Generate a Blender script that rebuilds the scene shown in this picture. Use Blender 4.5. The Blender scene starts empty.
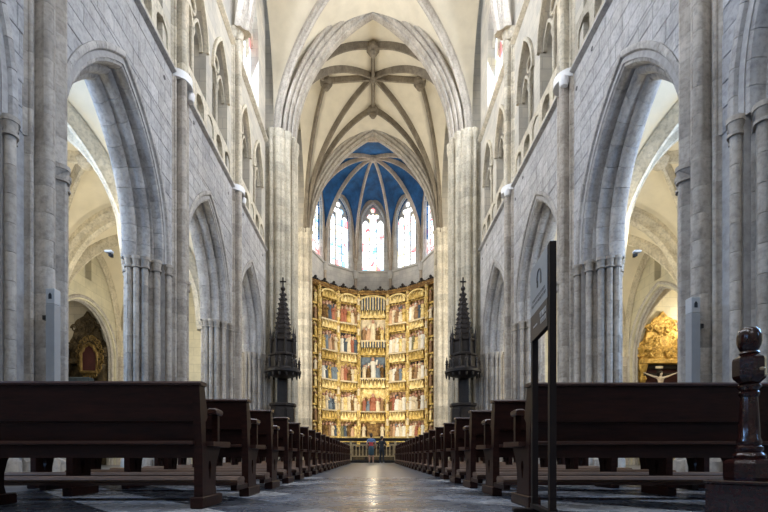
import bpy, bmesh, math, random
from mathutils import Vector, Matrix
random.seed(7)
PI = math.pi
sc = bpy.context.scene
C = sc.collection

# ------------------------------------------------------------------ camera
cam_d = bpy.data.cameras.new('camera')
cam = bpy.data.objects.new('camera', cam_d); C.objects.link(cam)
cam.location = (0, 0, 0.40); cam.rotation_euler = (PI/2, 0, 0)
cam_d.sensor_width = 36.0; cam_d.lens = 442.0/768.0*36.0
cam_d.shift_x = 11.0/768.0; cam_d.shift_y = 200.0/768.0
cam_d.clip_start = 0.05; cam_d.clip_end = 300
sc.camera = cam
sc.view_settings.view_transform = 'Standard'; sc.view_settings.look = 'None'
sc.view_settings.gamma = 1.0; sc.view_settings.use_curve_mapping = False
sc.view_settings.exposure = 0.0
sc.cycles.max_bounces = 8; sc.cycles.diffuse_bounces = 5; sc.cycles.glossy_bounces = 3
sc.cycles.sample_clamp_indirect = 6.0; sc.cycles.caustics_reflective = False; sc.cycles.caustics_refractive = False
w = bpy.data.worlds.new('world'); sc.world = w; w.use_nodes = True
w.node_tree.nodes['Background'].inputs[0].default_value = (0.75, 0.85, 1.0, 1)
w.node_tree.nodes['Background'].inputs[1].default_value = 1.0

# ------------------------------------------------------------------ layout numbers (metres; Y runs to the altar)
PY = [-7.35, -2.75, 1.85, 6.45, 11.05, 15.67, 20.3]      # pier rows
WX = 4.93                                                # nave wall face
OX = 11.6                                                # outer aisle wall face
ZS = 4.85                                                # arcade springing
ZT, ZC = 9.85, 14.9                                     # string course, clerestory sill
NZS, NZC = 15.4, 22.0                                    # nave vault springing / crown

# ------------------------------------------------------------------ daylight through windows, lamplight and added fill
DAY = (0.80, 0.87, 1.0); WARM = (1.0, 0.80, 0.54)
def area(name, loc, rot, sx, sy, power, col):
    d = bpy.data.lights.new(name, 'AREA'); d.shape = 'RECTANGLE'; d.size = sx; d.size_y = sy
    d.energy = power; d.color = col
    o = bpy.data.objects.new(name, d); C.objects.link(o); o.location = loc; o.rotation_euler = rot
    return o
def spot(name, loc, target, power, col, ang=100, blend=0.8, r=0.15):
    d = bpy.data.lights.new(name, 'SPOT'); d.energy = power; d.color = col; d.spot_size = math.radians(ang)
    d.spot_blend = blend; d.shadow_soft_size = r
    o = bpy.data.objects.new(name, d); C.objects.link(o); o.location = loc
    o.rotation_euler = (Vector(target)-Vector(loc)).to_track_quat('-Z', 'Y').to_euler()
    return o
def point(name, loc, power, col, r=0.2):
    d = bpy.data.lights.new(name, 'POINT'); d.energy = power; d.color = col; d.shadow_soft_size = r
    o = bpy.data.objects.new(name, d); C.objects.link(o); o.location = loc
    return o
for i in range(len(PY)-1):
    ym = (PY[i]+PY[i+1])/2
    for s in (-1, 1):                                    # clerestory daylight
        area('clerestory_daylight', (s*5.08, ym, 17.2), (0, s*math.radians(68), 0), 1.9, 1.8, 640 if i > 2 else 440, DAY)
area('west_window_daylight', (0, -9.6, 12.5), (math.radians(70), 0, 0), 6, 7, 380, DAY)
for s in (-1, 1):
    for ym in (-5.0, 0.0, 4.2, 8.75):                    # aisle windows
        area('aisle_window_daylight', (s*11.4, ym, 6.0), (0, s*math.radians(80), 0), 3.0, 1.8, 470 if ym > 4 else 160, (0.26, 0.52, 1.0))
    for ym in (8.8, 13.4, 18.0):                         # warm point lights along the aisles, without lamp bodies
        point('aisle_point_light', (s*8.4, ym, 5.2), 260, (1.0, 0.92, 0.72), 0.25)
    area('transept_daylight', (s*6.6, 26.0, 15.0), (0, s*math.radians(85), 0), 8, 4.5, 480, (1.0, 0.93, 0.80))
    area('transept_low_fill', (s*6.7, 26.0, 7.0), (0, s*math.radians(88), 0), 7, 5, 420, (1.0, 0.95, 0.86))  # added fill, brightens the chancel responds
    point('chapel_fill_light', (s*14.3, 18.9, 6.3), 190 if s > 0 else 16, (1.0, 0.9, 0.7), 0.15)  # added light at the chapel side, rakes the retable carving

# ------------------------------------------------------------------ materials
def nt(name):
    m = bpy.data.materials.new(name); m.use_nodes = True
    t = m.node_tree; b = t.nodes['Principled BSDF']
    return m, t, b
def N(t, typ, **kw):
    n = t.nodes.new(typ)
    for k, v in kw.items(): setattr(n, k, v)
    return n
def L(t, a, b): t.links.new(a, b)
def ramp(t, fac, stops):
    r = N(t, 'ShaderNodeValToRGB'); e = r.color_ramp.elements
    while len(e) < len(stops): e.new(0.5)
    for q, (p, c) in zip(e, stops): q.position = p; q.color = (*c, 1)
    L(t, fac, r.inputs[0]); return r.outputs[0]
def mul(t, a, b):
    m = N(t, 'ShaderNodeMix', data_type='RGBA', blend_type='MULTIPLY'); m.inputs[0].default_value = 1
    L(t, a, m.inputs[6]); L(t, b, m.inputs[7]); return m.outputs[2]
def coords(t):
    tc = N(t, 'ShaderNodeTexCoord'); oi = N(t, 'ShaderNodeObjectInfo')
    mm = N(t, 'ShaderNodeMath', operation='MULTIPLY'); mm.inputs[1].default_value = 41.0
    L(t, oi.outputs['Random'], mm.inputs[0])
    va = N(t, 'ShaderNodeVectorMath', operation='ADD')
    L(t, tc.outputs['Object'], va.inputs[0]); L(t, mm.outputs[0], va.inputs[1])
    return va.outputs[0], oi.outputs['Random'], tc.outputs['Object']
def noise(t, vec, scale, detail=5, rough=0.6):
    n = N(t, 'ShaderNodeTexNoise'); n.inputs['Scale'].default_value = scale
    n.inputs['Detail'].default_value = detail; n.inputs['Roughness'].default_value = rough
    L(t, vec, n.inputs['Vector']); return n.outputs['Fac']
def bump(t, b, h, strength, dist=0.02):
    bp = N(t, 'ShaderNodeBump'); bp.inputs['Strength'].default_value = strength; bp.inputs['Distance'].default_value = dist
    L(t, h, bp.inputs['Height']); L(t, bp.outputs[0], b.inputs['Normal'])
def stone(name, dark, mid, light, vary=0.25, rough=0.85):
    m, t, b = nt(name); v, rnd, oc = coords(t)
    c = ramp(t, noise(t, v, 2.2), [(0.25, dark), (0.5, mid), (0.78, light)])
    lo = 1.0-vary
    c = mul(t, c, ramp(t, rnd, [(0, (lo, lo, lo)), (0.5, (1, 0.985, 0.96)), (1, (1+vary*0.4,)*3)]))
    c = mul(t, c, ramp(t, noise(t, v, 14, 3), [(0.3, (0.70, 0.70, 0.71)), (0.55, (1, 1, 1))]))
    gp = N(t, 'ShaderNodeNewGeometry')
    c = mul(t, c, ramp(t, noise(t, gp.outputs['Position'], 0.55, 5, 0.65), [(0.30, (0.82, 0.81, 0.81)), (0.47, (0.97, 0.955, 0.93)), (0.55, (1.02, 1.0, 0.97)), (0.72, (1.08, 1.07, 1.05))]))
    mp = N(t, 'ShaderNodeMapping'); mp.inputs['Scale'].default_value = (5, 5, 0.5); L(t, gp.outputs['Position'], mp.inputs['Vector'])
    c = mul(t, c, ramp(t, noise(t, mp.outputs[0], 1.0, 4), [(0.33, (0.80, 0.79, 0.78)), (0.52, (1, 1, 1))]))
    L(t, c, b.inputs['Base Color']); b.inputs['Roughness'].default_value = rough
    bump(t, b, noise(t, v, 18, 6, 0.7), 0.5, 0.02); return m
def masonry(name, c1, c2, mortar, bw=0.62, bh=0.36, mix=True):
    m, t, b = nt(name); v, rnd, oc = coords(t)
    sx = N(t, 'ShaderNodeSeparateXYZ'); L(t, oc, sx.inputs[0])
    ad = N(t, 'ShaderNodeMath', operation='ADD'); L(t, sx.outputs[0], ad.inputs[0]); L(t, sx.outputs[1], ad.inputs[1])
    cb = N(t, 'ShaderNodeCombineXYZ'); L(t, ad.outputs[0], cb.inputs[0]); L(t, sx.outputs[2], cb.inputs[1])
    br = N(t, 'ShaderNodeTexBrick'); L(t, cb.outputs[0], br.inputs['Vector'])
    br.inputs['Scale'].default_value = 1.0; br.inputs['Brick Width'].default_value = bw; br.inputs['Row Height'].default_value = bh
    br.inputs['Mortar Size'].default_value = 0.012; br.inputs['Color1'].default_value = (*c1, 1)
    br.inputs['Color2'].default_value = (*c2, 1); br.inputs['Mortar'].default_value = (*mortar, 1)
    c = mul(t, br.outputs['Color'], ramp(t, noise(t, oc, 1.3), [(0.25, (0.72, 0.72, 0.74)), (0.65, (1.05, 1.03, 1.0))]))
    L(t, c, b.inputs['Base Color']); b.inputs['Roughness'].default_value = 0.88
    bump(t, b, br.outputs['Fac'], -0.35, 0.02); return m
def plain(name, col, rough=0.6, metal=0.0, var=0.15, nscale=6, bmp=0.0, spec=0.5):
    m, t, b = nt(name); v, rnd, oc = coords(t)
    d = tuple(x*(1-var) for x in col); l = tuple(min(1, x*(1+var)) for x in col)
    L(t, ramp(t, noise(t, v, nscale), [(0.3, d), (0.7, l)]), b.inputs['Base Color'])
    b.inputs['Roughness'].default_value = rough; b.inputs['Metallic'].default_value = metal
    b.inputs['Specular IOR Level'].default_value = spec
    if bmp: bump(t, b, noise(t, v, nscale*3, 6, 0.7), bmp, 0.02)
    return m
def wood(name, dark, light, rough=0.35, spec=0.5):
    m, t, b = nt(name); v, rnd, oc = coords(t)
    mp = N(t, 'ShaderNodeMapping'); mp.inputs['Scale'].default_value = (1.2, 9, 9); L(t, v, mp.inputs['Vector'])
    c = ramp(t, noise(t, mp.outputs[0], 3, 6, 0.65), [(0.3, dark), (0.72, light)])
    L(t, c, b.inputs['Base Color']); b.inputs['Roughness'].default_value = rough; b.inputs['Specular IOR Level'].default_value = spec
    bump(t, b, noise(t, mp.outputs[0], 7, 4), 0.12, 0.005); return m
def gold(name, c1, c2, c3, rough=0.38, scale=5, bmp=0.6):
    m, t, b = nt(name); v, rnd, oc = coords(t)
    c = ramp(t, noise(t, v, scale, 6, 0.7), [(0.28, c1), (0.5, c2), (0.72, c3)])
    L(t, c, b.inputs['Base Color']); b.inputs['Roughness'].default_value = rough; b.inputs['Metallic'].default_value = 0.45
    bump(t, b, noise(t, v, scale*2.5, 5, 0.75), bmp, 0.06); return m
def emit_glass(name, strength, tint=(1, 1, 1), colour=0.4, scale=2.2):
    m, t, b = nt(name); v, rnd, oc = coords(t)
    vo = N(t, 'ShaderNodeTexVoronoi'); vo.inputs['Scale'].default_value = scale; L(t, v, vo.inputs['Vector'])
    sp = N(t, 'ShaderNodeSeparateColor'); L(t, vo.outputs['Color'], sp.inputs[0])
    lo = 1-colour
    c = ramp(t, sp.outputs[0], [(0, (0.9, 0.12, 0.14)), (0.07, (0.95, 0.3, 0.3)), (0.10, (0.86, 0.93, 1.0)), (0.42, (1, 1, 1)),
                                (0.66, (0.95, 0.97, 1.0)), (0.72, (0.20, 0.55, 0.75)), (0.78, (0.35, 0.62, 0.95)), (0.84, (0.95, 1, 1)), (0.95, (0.98, 0.82, 0.45))])
    c = mul(t, c, ramp(t, noise(t, v, 9, 4), [(0.3, (lo, lo, lo)), (0.6, tint)]))
    L(t, c, b.inputs['Base Color']); L(t, c, b.inputs['Emission Color']); b.inputs['Emission Strength'].default_value = strength
    b.inputs['Roughness'].default_value = 0.3; return m
def marble(name, dark, light, rough=0.25):
    m, t, b = nt(name); v, rnd, oc = coords(t)
    c = ramp(t, noise(t, v, 2.6, 8, 0.65), [(0.3, dark), (0.7, light)])
    c = mul(t, c, ramp(t, rnd, [(0, (0.75, 0.77, 0.82)), (1, (1.15, 1.12, 1.08))]))
    L(t, c, b.inputs['Base Color'])
    L(t, ramp(t, noise(t, v, 5), [(0.3, (rough*0.8,)*3), (0.7, (rough*1.4,)*3)]), b.inputs['Roughness'])
    bump(t, b, noise(t, v, 2, 2), 0.03, 0.02); return m

M = {
 'pier': stone('stone_pier', (0.33, 0.295, 0.255), (0.46, 0.42, 0.37), (0.57, 0.53, 0.48), 0.18),
 'ashlar': stone('stone_ashlar', (0.36, 0.36, 0.37), (0.47, 0.47, 0.48), (0.57, 0.565, 0.57), 0.13),
 'vouss': stone('stone_voussoir', (0.34, 0.33, 0.32), (0.45, 0.435, 0.42), (0.55, 0.535, 0.52), 0.2),
 'cream': stone('stone_cream', (0.45, 0.41, 0.33), (0.62, 0.575, 0.47), (0.74, 0.69, 0.58), 0.25),
 'mortar': plain('mortar', (0.36, 0.345, 0.33), 0.95, var=0.2, nscale=8, bmp=0.3),
 'upper': masonry('masonry_upper', (0.48, 0.455, 0.40), (0.58, 0.54, 0.45), (0.42, 0.395, 0.345)),
 'cross': stone('stone_crossing', (0.42, 0.385, 0.31), (0.55, 0.51, 0.41), (0.66, 0.615, 0.50), 0.12),
 'aislewall': masonry('masonry_aisle', (0.56, 0.53, 0.41), (0.62, 0.585, 0.46), (0.48, 0.455, 0.36), 0.7, 0.4),
 'web': plain('vault_web_plaster', (0.66, 0.595, 0.46), 0.9, var=0.09, nscale=1.2, bmp=0.1),
 'rib': stone('stone_rib', (0.36, 0.33, 0.29), (0.47, 0.435, 0.38), (0.57, 0.53, 0.47), 0.12),
 'ribdark': stone('stone_rib_dark', (0.13, 0.11, 0.085), (0.21, 0.18, 0.135), (0.30, 0.26, 0.20), 0.15),
 'blue': plain('blue_vault_paint', (0.012, 0.085, 0.225), 0.75, var=0.45, nscale=1.6),
 'bluerib': stone('stone_apse_rib', (0.42, 0.36, 0.30), (0.56, 0.48, 0.40), (0.66, 0.58, 0.50), 0.1),
 'apse': masonry('masonry_apse', (0.60, 0.59, 0.58), (0.68, 0.67, 0.65), (0.5, 0.49, 0.48)),
 'pew': wood('pew_wood', (0.012, 0.004, 0.0027), (0.038, 0.012, 0.0075), 0.42, 0.2),
 'pewtop': wood('pew_rail_wood', (0.032, 0.013, 0.009), (0.075, 0.031, 0.021), 0.3, 0.4),
 'kneel': plain('kneeler_pad_cloth', (0.13, 0.072, 0.042), 0.7, var=0.25, nscale=5, bmp=0.2),
 'newel': wood('newel_wood', (0.014, 0.005, 0.004), (0.04, 0.012, 0.009), 0.14),
 'oak': plain('carved_dark_oak', (0.017, 0.013, 0.012), 0.5, var=0.4, nscale=6, bmp=0.5, spec=0.3),
 'iron': plain('black_iron', (0.02, 0.02, 0.022), 0.5, 0.5, 0.2),
 'brass': plain('brass_baluster', (0.50, 0.40, 0.24), 0.45, 0.3, 0.2),
 'gold': gold('retable_gold', (0.10, 0.05, 0.012), (0.62, 0.43, 0.12), (0.95, 0.78, 0.40), 0.40, 3.6),
 'goldb': gold('retable_gold_bright', (0.30, 0.18, 0.05), (0.85, 0.66, 0.28), (1.0, 0.90, 0.60), 0.36, 4.2),
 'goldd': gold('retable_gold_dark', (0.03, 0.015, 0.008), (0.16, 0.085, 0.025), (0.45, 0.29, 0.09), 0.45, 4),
 'chapelgold': gold('chapel_gold', (0.10, 0.05, 0.012), (0.58, 0.36, 0.08), (0.95, 0.70, 0.26), 0.34, 5, 0.7),
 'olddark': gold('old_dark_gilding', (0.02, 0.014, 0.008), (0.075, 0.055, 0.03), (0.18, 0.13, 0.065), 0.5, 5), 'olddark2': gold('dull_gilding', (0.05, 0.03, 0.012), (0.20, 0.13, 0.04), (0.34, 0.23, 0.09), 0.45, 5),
 'marblel': marble('floor_marble_pale', (0.12, 0.135, 0.165), (0.22, 0.235, 0.265)),
 'marbled': marble('floor_marble_dark', (0.025, 0.03, 0.038), (0.06, 0.066, 0.078)),
 'marblew': marble('floor_marble_whitish', (0.27, 0.28, 0.30), (0.42, 0.425, 0.43)),
 'marblem': marble('floor_marble_grey', (0.07, 0.08, 0.10), (0.13, 0.14, 0.165)),
 'white': plain('white_lamp_enamel', (0.80, 0.80, 0.80), 0.45, var=0.03),
 'spk': plain('grey_speaker_grille', (0.33, 0.33, 0.325), 0.55, 0.2, 0.05),
 'spkcap': plain('pale_grey_speaker_cap', (0.46, 0.46, 0.45), 0.5, 0.1, 0.04),
 'black': plain('black_plastic', (0.012, 0.012, 0.013), 0.45, var=0.1),
 'signgrey': plain('sign_grey_print', (0.33, 0.325, 0.31), 0.5, var=0.03),
 'signdark': plain('sign_brown_print', (0.05, 0.038, 0.033), 0.5, var=0.05),
 'signwhite': plain('sign_white_print', (0.75, 0.75, 0.73), 0.5, var=0.02),
 'signpost': plain('sign_post_metal', (0.012, 0.007, 0.006), 0.55, 0.0, 0.1, spec=0.2),
 'glass': emit_glass('stained_glass_lit', 3.4, (0.92, 0.97, 1.0), 0.35),
 'glassc': emit_glass('stained_glass_clerestory', 1.1, (0.8, 0.88, 1.0), 0.4),
 'redpanel': plain('dark_red_damask', (0.055, 0.012, 0.012), 0.8, var=0.3, nscale=3),
 'skin': plain('skin', (0.52, 0.30, 0.21), 0.6, var=0.06), 'corpus': plain('carved_pale_flesh', (0.62, 0.52, 0.42), 0.5, var=0.12),
 'hair': plain('dark_hair', (0.025, 0.016, 0.012), 0.6, var=0.3),
 'c_red': plain('paint_red', (0.34, 0.115, 0.065), 0.55, var=0.25), 'c_blue': plain('paint_blue', (0.16, 0.21, 0.27), 0.55, var=0.25),
 'c_cream': plain('paint_cream', (0.72, 0.62, 0.45), 0.55, var=0.2), 'c_brown': plain('paint_brown', (0.26, 0.15, 0.07), 0.55, var=0.3),
 'c_green': plain('paint_green', (0.20, 0.19, 0.10), 0.55, var=0.3), 'c_pink': plain('paint_rose', (0.60, 0.38, 0.24), 0.55, var=0.2),
 'c_white': plain('paint_white', (0.80, 0.78, 0.72), 0.5, var=0.08), 'c_night': plain('paint_dark_blue', (0.05, 0.075, 0.11), 0.55, var=0.3),
 'shirtblue': plain('shirt_blue', (0.10, 0.20, 0.42), 0.8, var=0.1), 'shirtred': plain('shirt_red', (0.45, 0.06, 0.07), 0.8, var=0.1),
 'jeans': plain('teal_skirt_cloth', (0.035, 0.085, 0.12), 0.85, var=0.15), 'navy': plain('navy_cloth', (0.014, 0.022, 0.035), 0.85, var=0.15),
 'shoe': plain('white_shoe', (0.45, 0.48, 0.52), 0.6, var=0.05),
}

# ------------------------------------------------------------------ mesh helpers
class MB:
    def __init__(s): s.v = []; s.f = []
    def add(s, vs, fs):
        o = len(s.v); s.v += [tuple(p) for p in vs]; s.f += [tuple(i+o for i in f) for f in fs]; return s
    def box(s, x0, x1, y0, y1, z0, z1):
        vs = [(x0,y0,z0),(x1,y0,z0),(x1,y1,z0),(x0,y1,z0),(x0,y0,z1),(x1,y0,z1),(x1,y1,z1),(x0,y1,z1)]
        return s.add(vs, [(0,3,2,1),(4,5,6,7),(0,1,5,4),(1,2,6,5),(2,3,7,6),(3,0,4,7)])
    def cbox(s, x0, x1, y0, y1, z0, z1, c=0.01):
        """box with its vertical and horizontal edges chamfered"""
        return s.rings([[(x0+c,y0+c,z0),(x1-c,y0+c,z0),(x1-c,y1-c,z0),(x0+c,y1-c,z0)],
                        [(x0,y0,z0+c),(x1,y0,z0+c),(x1,y1,z0+c),(x0,y1,z0+c)],
                        [(x0,y0,z1-c),(x1,y0,z1-c),(x1,y1,z1-c),(x0,y1,z1-c)],
                        [(x0+c,y0+c,z1),(x1-c,y0+c,z1),(x1-c,y1-c,z1),(x0+c,y1-c,z1)]])
    def rings(s, rs, cap=True, closed=True):
        n = len(rs[0]); vs = [p for r in rs for p in r]; fs = []
        for k in range(len(rs)-1):
            for i in range(n if closed else n-1):
                j = (i+1) % n
                fs.append((k*n+i, k*n+j, (k+1)*n+j, (k+1)*n+i))
        if cap:
            fs.append(tuple(reversed(range(n)))); fs.append(tuple(range((len(rs)-1)*n, len(rs)*n)))
        return s.add(vs, fs)
    def lathe(s, prof, cx=0, cy=0, n=16, z0=0, square=False):
        rs = []
        for r, z in prof:
            rs.append([(cx+r*math.cos(2*PI*i/n+PI/n), cy+r*math.sin(2*PI*i/n+PI/n), z+z0) for i in range(n)])
        return s.rings(rs)
    def prism(s, poly, y0, y1, c=0.0):
        """polygon in x,z extruded along y from y0 (face, chamfered) to y1"""
        if c:
            cx = sum(p[0] for p in poly)/len(poly); cz = sum(p[1] for p in poly)/len(poly)
            def ins(p):
                dx, dz = cx-p[0], cz-p[1]
                return (p[0]+math.copysign(min(c, abs(dx)), dx), p[1]+math.copysign(min(c, abs(dz)), dz))
            rs = [[(a, y0, b) for a, b in map(ins, poly)], [(p[0], y0+c, p[1]) for p in poly], [(p[0], y1, p[1]) for p in poly]]
        else:
            rs = [[(p[0], y0, p[1]) for p in poly], [(p[0], y1, p[1]) for p in poly]]
        return s.rings(rs)
    def tube(s, pts, r, n=8, r1=None):
        pts = [Vector(p) for p in pts]; rs = []
        for i, p in enumerate(pts):
            t = (pts[min(i+1, len(pts)-1)]-pts[max(i-1, 0)]).normalized()
            a = t.cross(Vector((0.13, 0.21, 1)))
            if a.length < 0.05: a = t.cross(Vector((1, 0, 0)))
            a.normalize(); b = t.cross(a)
            rr = r if r1 is None else r+(r1-r)*i/(len(pts)-1)
            rs.append([tuple(p+a*rr*math.cos(2*PI*k/n)+b*rr*math.sin(2*PI*k/n)) for k in range(n)])
        return s.rings(rs)
    def sweep(s, pts, prof, side=None):
        """prof: (sideways, downward) pairs carried along a curve"""
        pts = [Vector(p) for p in pts]; rs = []
        for i, p in enumerate(pts):
            t = (pts[min(i+1, len(pts)-1)]-pts[max(i-1, 0)]).normalized()
            sd = Vector(side) if side else t.cross(Vector((0, 0, 1)))
            sd.normalize(); dn = t.cross(sd).normalized()
            if dn.z > 0: dn = -dn
            rs.append([tuple(p+sd*a+dn*b) for a, b in prof])
        return s.rings(rs)
    def ball(s, c, r, n=8, sz=1.0, m=5):
        return s.lathe([(max(0.001, r*math.sin(PI*k/m)), -r*sz*math.cos(PI*k/m)) for k in range(m+1)], c[0], c[1], n, c[2])
    def mesh(s, name, smooth=False, sharp=38):
        me = bpy.data.meshes.new(name); me.from_pydata(s.v, [], s.f); me.update()
        bm = bmesh.new(); bm.from_mesh(me); bmesh.ops.recalc_face_normals(bm, faces=bm.faces); bm.to_mesh(me); bm.free()
        if smooth:
            for p in me.polygons: p.use_smooth = True
            me.set_sharp_from_angle(angle=math.radians(sharp))
        return me
    def build(s, name, mat, parent=None, loc=(0,0,0), rz=0, smooth=False, **kw):
        return mk(name, s.mesh(name, smooth), mat, parent, loc, rz, **kw)
def mk(name, me, mat, parent=None, loc=(0,0,0), rz=0, **kw):
    o = bpy.data.objects.new(name, me); C.objects.link(o)
    m = M[mat] if isinstance(mat, str) else mat
    if not me.materials: me.materials.append(m)
    elif me.materials[0] != m:
        o.material_slots[0].link = 'OBJECT'; o.material_slots[0].material = m
    o.location = loc; o.rotation_euler = (0, 0, rz)
    if parent: o.parent = parent
    for k, v in kw.items(): o[k] = v
    return o
def empty(name, loc=(0,0,0), rz=0, **kw):
    o = bpy.data.objects.new(name, None); C.objects.link(o); o.location = loc; o.rotation_euler = (0, 0, rz)
    o.empty_display_size = 0.1
    for k, v in kw.items(): o[k] = v
    return o
def struct(name, loc=(0,0,0), rz=0, label=None):
    o = empty(name, loc, rz, kind='structure')
    if label: o['label'] = label
    return o
# ---- pointed arch geometry
def arch_w(a, h, dz):
    if dz <= 0: return a
    if dz >= h: return 0.0
    R = (a*a+h*h)/(2*a)
    return max(0.0, math.sqrt(R*R-dz*dz)-(R-a))
def arch_pts(a, h, n=12):
    """left springing to apex to right springing in x,z (z from 0)"""
    R = (a*a+h*h)/(2*a); c = R-a; th = math.asin(min(1, h/R))
    l = [(c-R*math.cos(th*i/n), R*math.sin(th*i/n)) for i in range(n+1)]
    return l+[(-x, z) for x, z in reversed(l[:-1])]
# ---- walls laid in courses, with pointed openings (vc, half, sill, spring, rise)
def courses(v0, v1, z0, z1, ops, dz):
    zs = set([z0, z1])
    n = max(1, round((z1-z0)/dz))
    for i in range(n+1): zs.add(z0+(z1-z0)*i/n)
    for (vc, a, si, sp, h) in ops:
        for q in (si, sp+h):
            if z0 < q < z1: zs.add(q)
    zs = sorted(zs); zz = [zs[0]]
    for q in zs[1:]:
        if q-zz[-1] > 0.02: zz.append(q)
    zz[-1] = z1
    out = []
    for za, zb in zip(zz, zz[1:]):
        segs = [[v0, v0]]
        zm = (za+zb)/2
        for (vc, a, si, sp, h) in sorted(ops):
            if zm < si or zm > sp+h: continue
            wa, wb = arch_w(a, h, za-sp), arch_w(a, h, zb-sp)
            segs[-1] += [vc-wa, vc-wb]; segs.append([vc+wa, vc+wb])
        segs[-1] += [v1, v1]
        for (la, lb, ra, rb) in segs:
            if max(ra-la, rb-lb) > 0.01: out.append((za, zb, la, lb, ra, rb))
    return out
def wall_mesh(v0, v1, z0, z1, ops, dz, y0, y1):
    mb = MB()
    for za, zb, la, lb, ra, rb in courses(v0, v1, z0, z1, ops, dz):
        mb.rings([[(la, y0, za), (ra, y0, za), (rb, y0, zb), (lb, y0, zb)], [(la, y1, za), (ra, y1, za), (rb, y1, zb), (lb, y1, zb)]])
    return mb
def wall_stones(parent, v0, v1, z0, z1, ops, dz, y0, y1, bw, mat, gap=0.006):
    k = 0
    for za, zb, la, lb, ra, rb in courses(v0, v1, z0, z1, ops, dz):
        k += 1
        lm, rm = (la+lb)/2, (ra+rb)/2
        n = max(1, round((rm-lm)/bw)); off = 0.0 if k % 2 else 0.5
        cuts = [i+off+random.uniform(-0.12, 0.12) for i in range(n+1)]
        xs = [lm+(rm-lm)*q/n for q in cuts if 0.3 < q < n-0.3]
        edges = [(la, lb)]+[(x, x) for x in xs]+[(ra, rb)]
        for (p, q), (r, u) in zip(edges, edges[1:]):
            g = gap
            poly = [(p+g, za+g), (r-g, za+g), (u-g, zb-g), (q+g, zb-g)]
            if (r-p) < 0.03 and (u-q) < 0.03: continue
            if u-q < 2*g: poly = [(p+g, za+g), (r-g, za+g), ((u+q)/2, zb-g)]
            if r-p < 2*g: poly = [((p+r)/2, za+g), (u-g, zb-g), (q+g, zb-g)]
            MB().prism(poly, y0+random.uniform(-0.004, 0.004), y1, 0.009).build('stone', mat, parent)
def voussoirs(parent, vc, a, h, zs, prof, nst, mat, gap=0.004):
    """prof: list of (outward radius, depth)"""
    R = (a*a+h*h)/(2*a); c = R-a; th = math.asin(h/R)
    for sgn in (-1, 1):
        for k in range(nst):
            t0, t1 = th*k/nst, th*(k+1)/nst
            g = gap/R; rs = []
            for q in range(4):
                t = t0+g+(t1-t0-2*g)*q/3
                rs.append([(vc+sgn*(-c+(R+r)*math.cos(t*math.acos(c/(R+r))/th)), d, zs+(R+r)*math.sin(t*math.acos(c/(R+r))/th)) for r, d in prof])
            MB().rings(rs).build('voussoir', mat, parent, smooth=True)
# ---- compound piers: outline found by casting rays from the middle
def outline(polys, circles, n=240, o=(0, 0)):
    out = []
    for i in range(n):
        th = 2*PI*i/n; dx, dy = math.cos(th), math.sin(th); best = 0.05
        for cx, cy, r in circles:
            px, py = cx-o[0], cy-o[1]; b = px*dx+py*dy; d = b*b-(px*px+py*py-r*r)
            if d >= 0: best = max(best, b+math.sqrt(d))
        for P in polys:
            for (x0, y0), (x1, y1) in zip(P, P[1:]+P[:1]):
                ex, ey = x1-x0, y1-y0; den = dx*ey-dy*ex
                if abs(den) < 1e-9: continue
                qx, qy = x0-o[0], y0-o[1]
                t = (qx*ey-qy*ex)/den; u = (qx*dy-qy*dx)/den
                if -1e-6 <= u <= 1+1e-6 and t > 0: best = max(best, t)
        out.append((o[0]+best*dx, o[1]+best*dy))
    return out
def stone_stack(parent, out, o, z0, z1, ch, cuts, mat, core=0.983, seed=0, keep=None):
    """courses of sector stones round a mortar core; two bonds alternate, mesh data shared"""
    n = len(out); cz = round((z1-z0)/ch); hh = (z1-z0)/cz
    bonds = []
    for cs in cuts:
        ms = []
        for a, b in zip(cs, cs[1:]+[cs[0]+n]):
            idx = [i % n for i in range(a, b+1)]
            pts = [out[i] for i in idx]
            if keep and not keep(pts): continue
            def sh(p, k): return (o[0]+(p[0]-o[0])*k, o[1]+(p[1]-o[1])*k)
            inner = [sh(pts[-1], 0.35), sh(pts[0], 0.35)]
            # shave the joint ends a little
            e = 0.004
            def along(p, q):
                d = math.hypot(q[0]-p[0], q[1]-p[1]) or 1; return (p[0]+(q[0]-p[0])*e/d, p[1]+(q[1]-p[1])*e/d)
            face = [along(pts[0], pts[1])]+pts[1:-1]+[along(pts[-1], pts[-2])]
            def ring(k, z): return [(*sh(p, k), z) for p in face]+[(*p, z) for p in inner]
            c = 0.005
            mb = MB(); mb.rings([ring(0.994, 0.0015), ring(1, 0.0015+c), ring(1, hh-0.0015-c), ring(0.994, hh-0.0015)])
            ms.append(mb.mesh('stone', True, 24))
        bonds.append(ms)
    rnd = random.Random(seed)
    for k in range(cz):
        for me in bonds[k % len(bonds)]:
            ob = mk('stone', me, mat, parent, (0, 0, z0+k*hh))
    cr = [(o[0]+(p[0]-o[0])*core, o[1]+(p[1]-o[1])*core) for p in out]
    MB().rings([[(*p, z0) for p in cr], [(*p, z1) for p in cr]]).build('core', 'mortar', parent)
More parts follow.
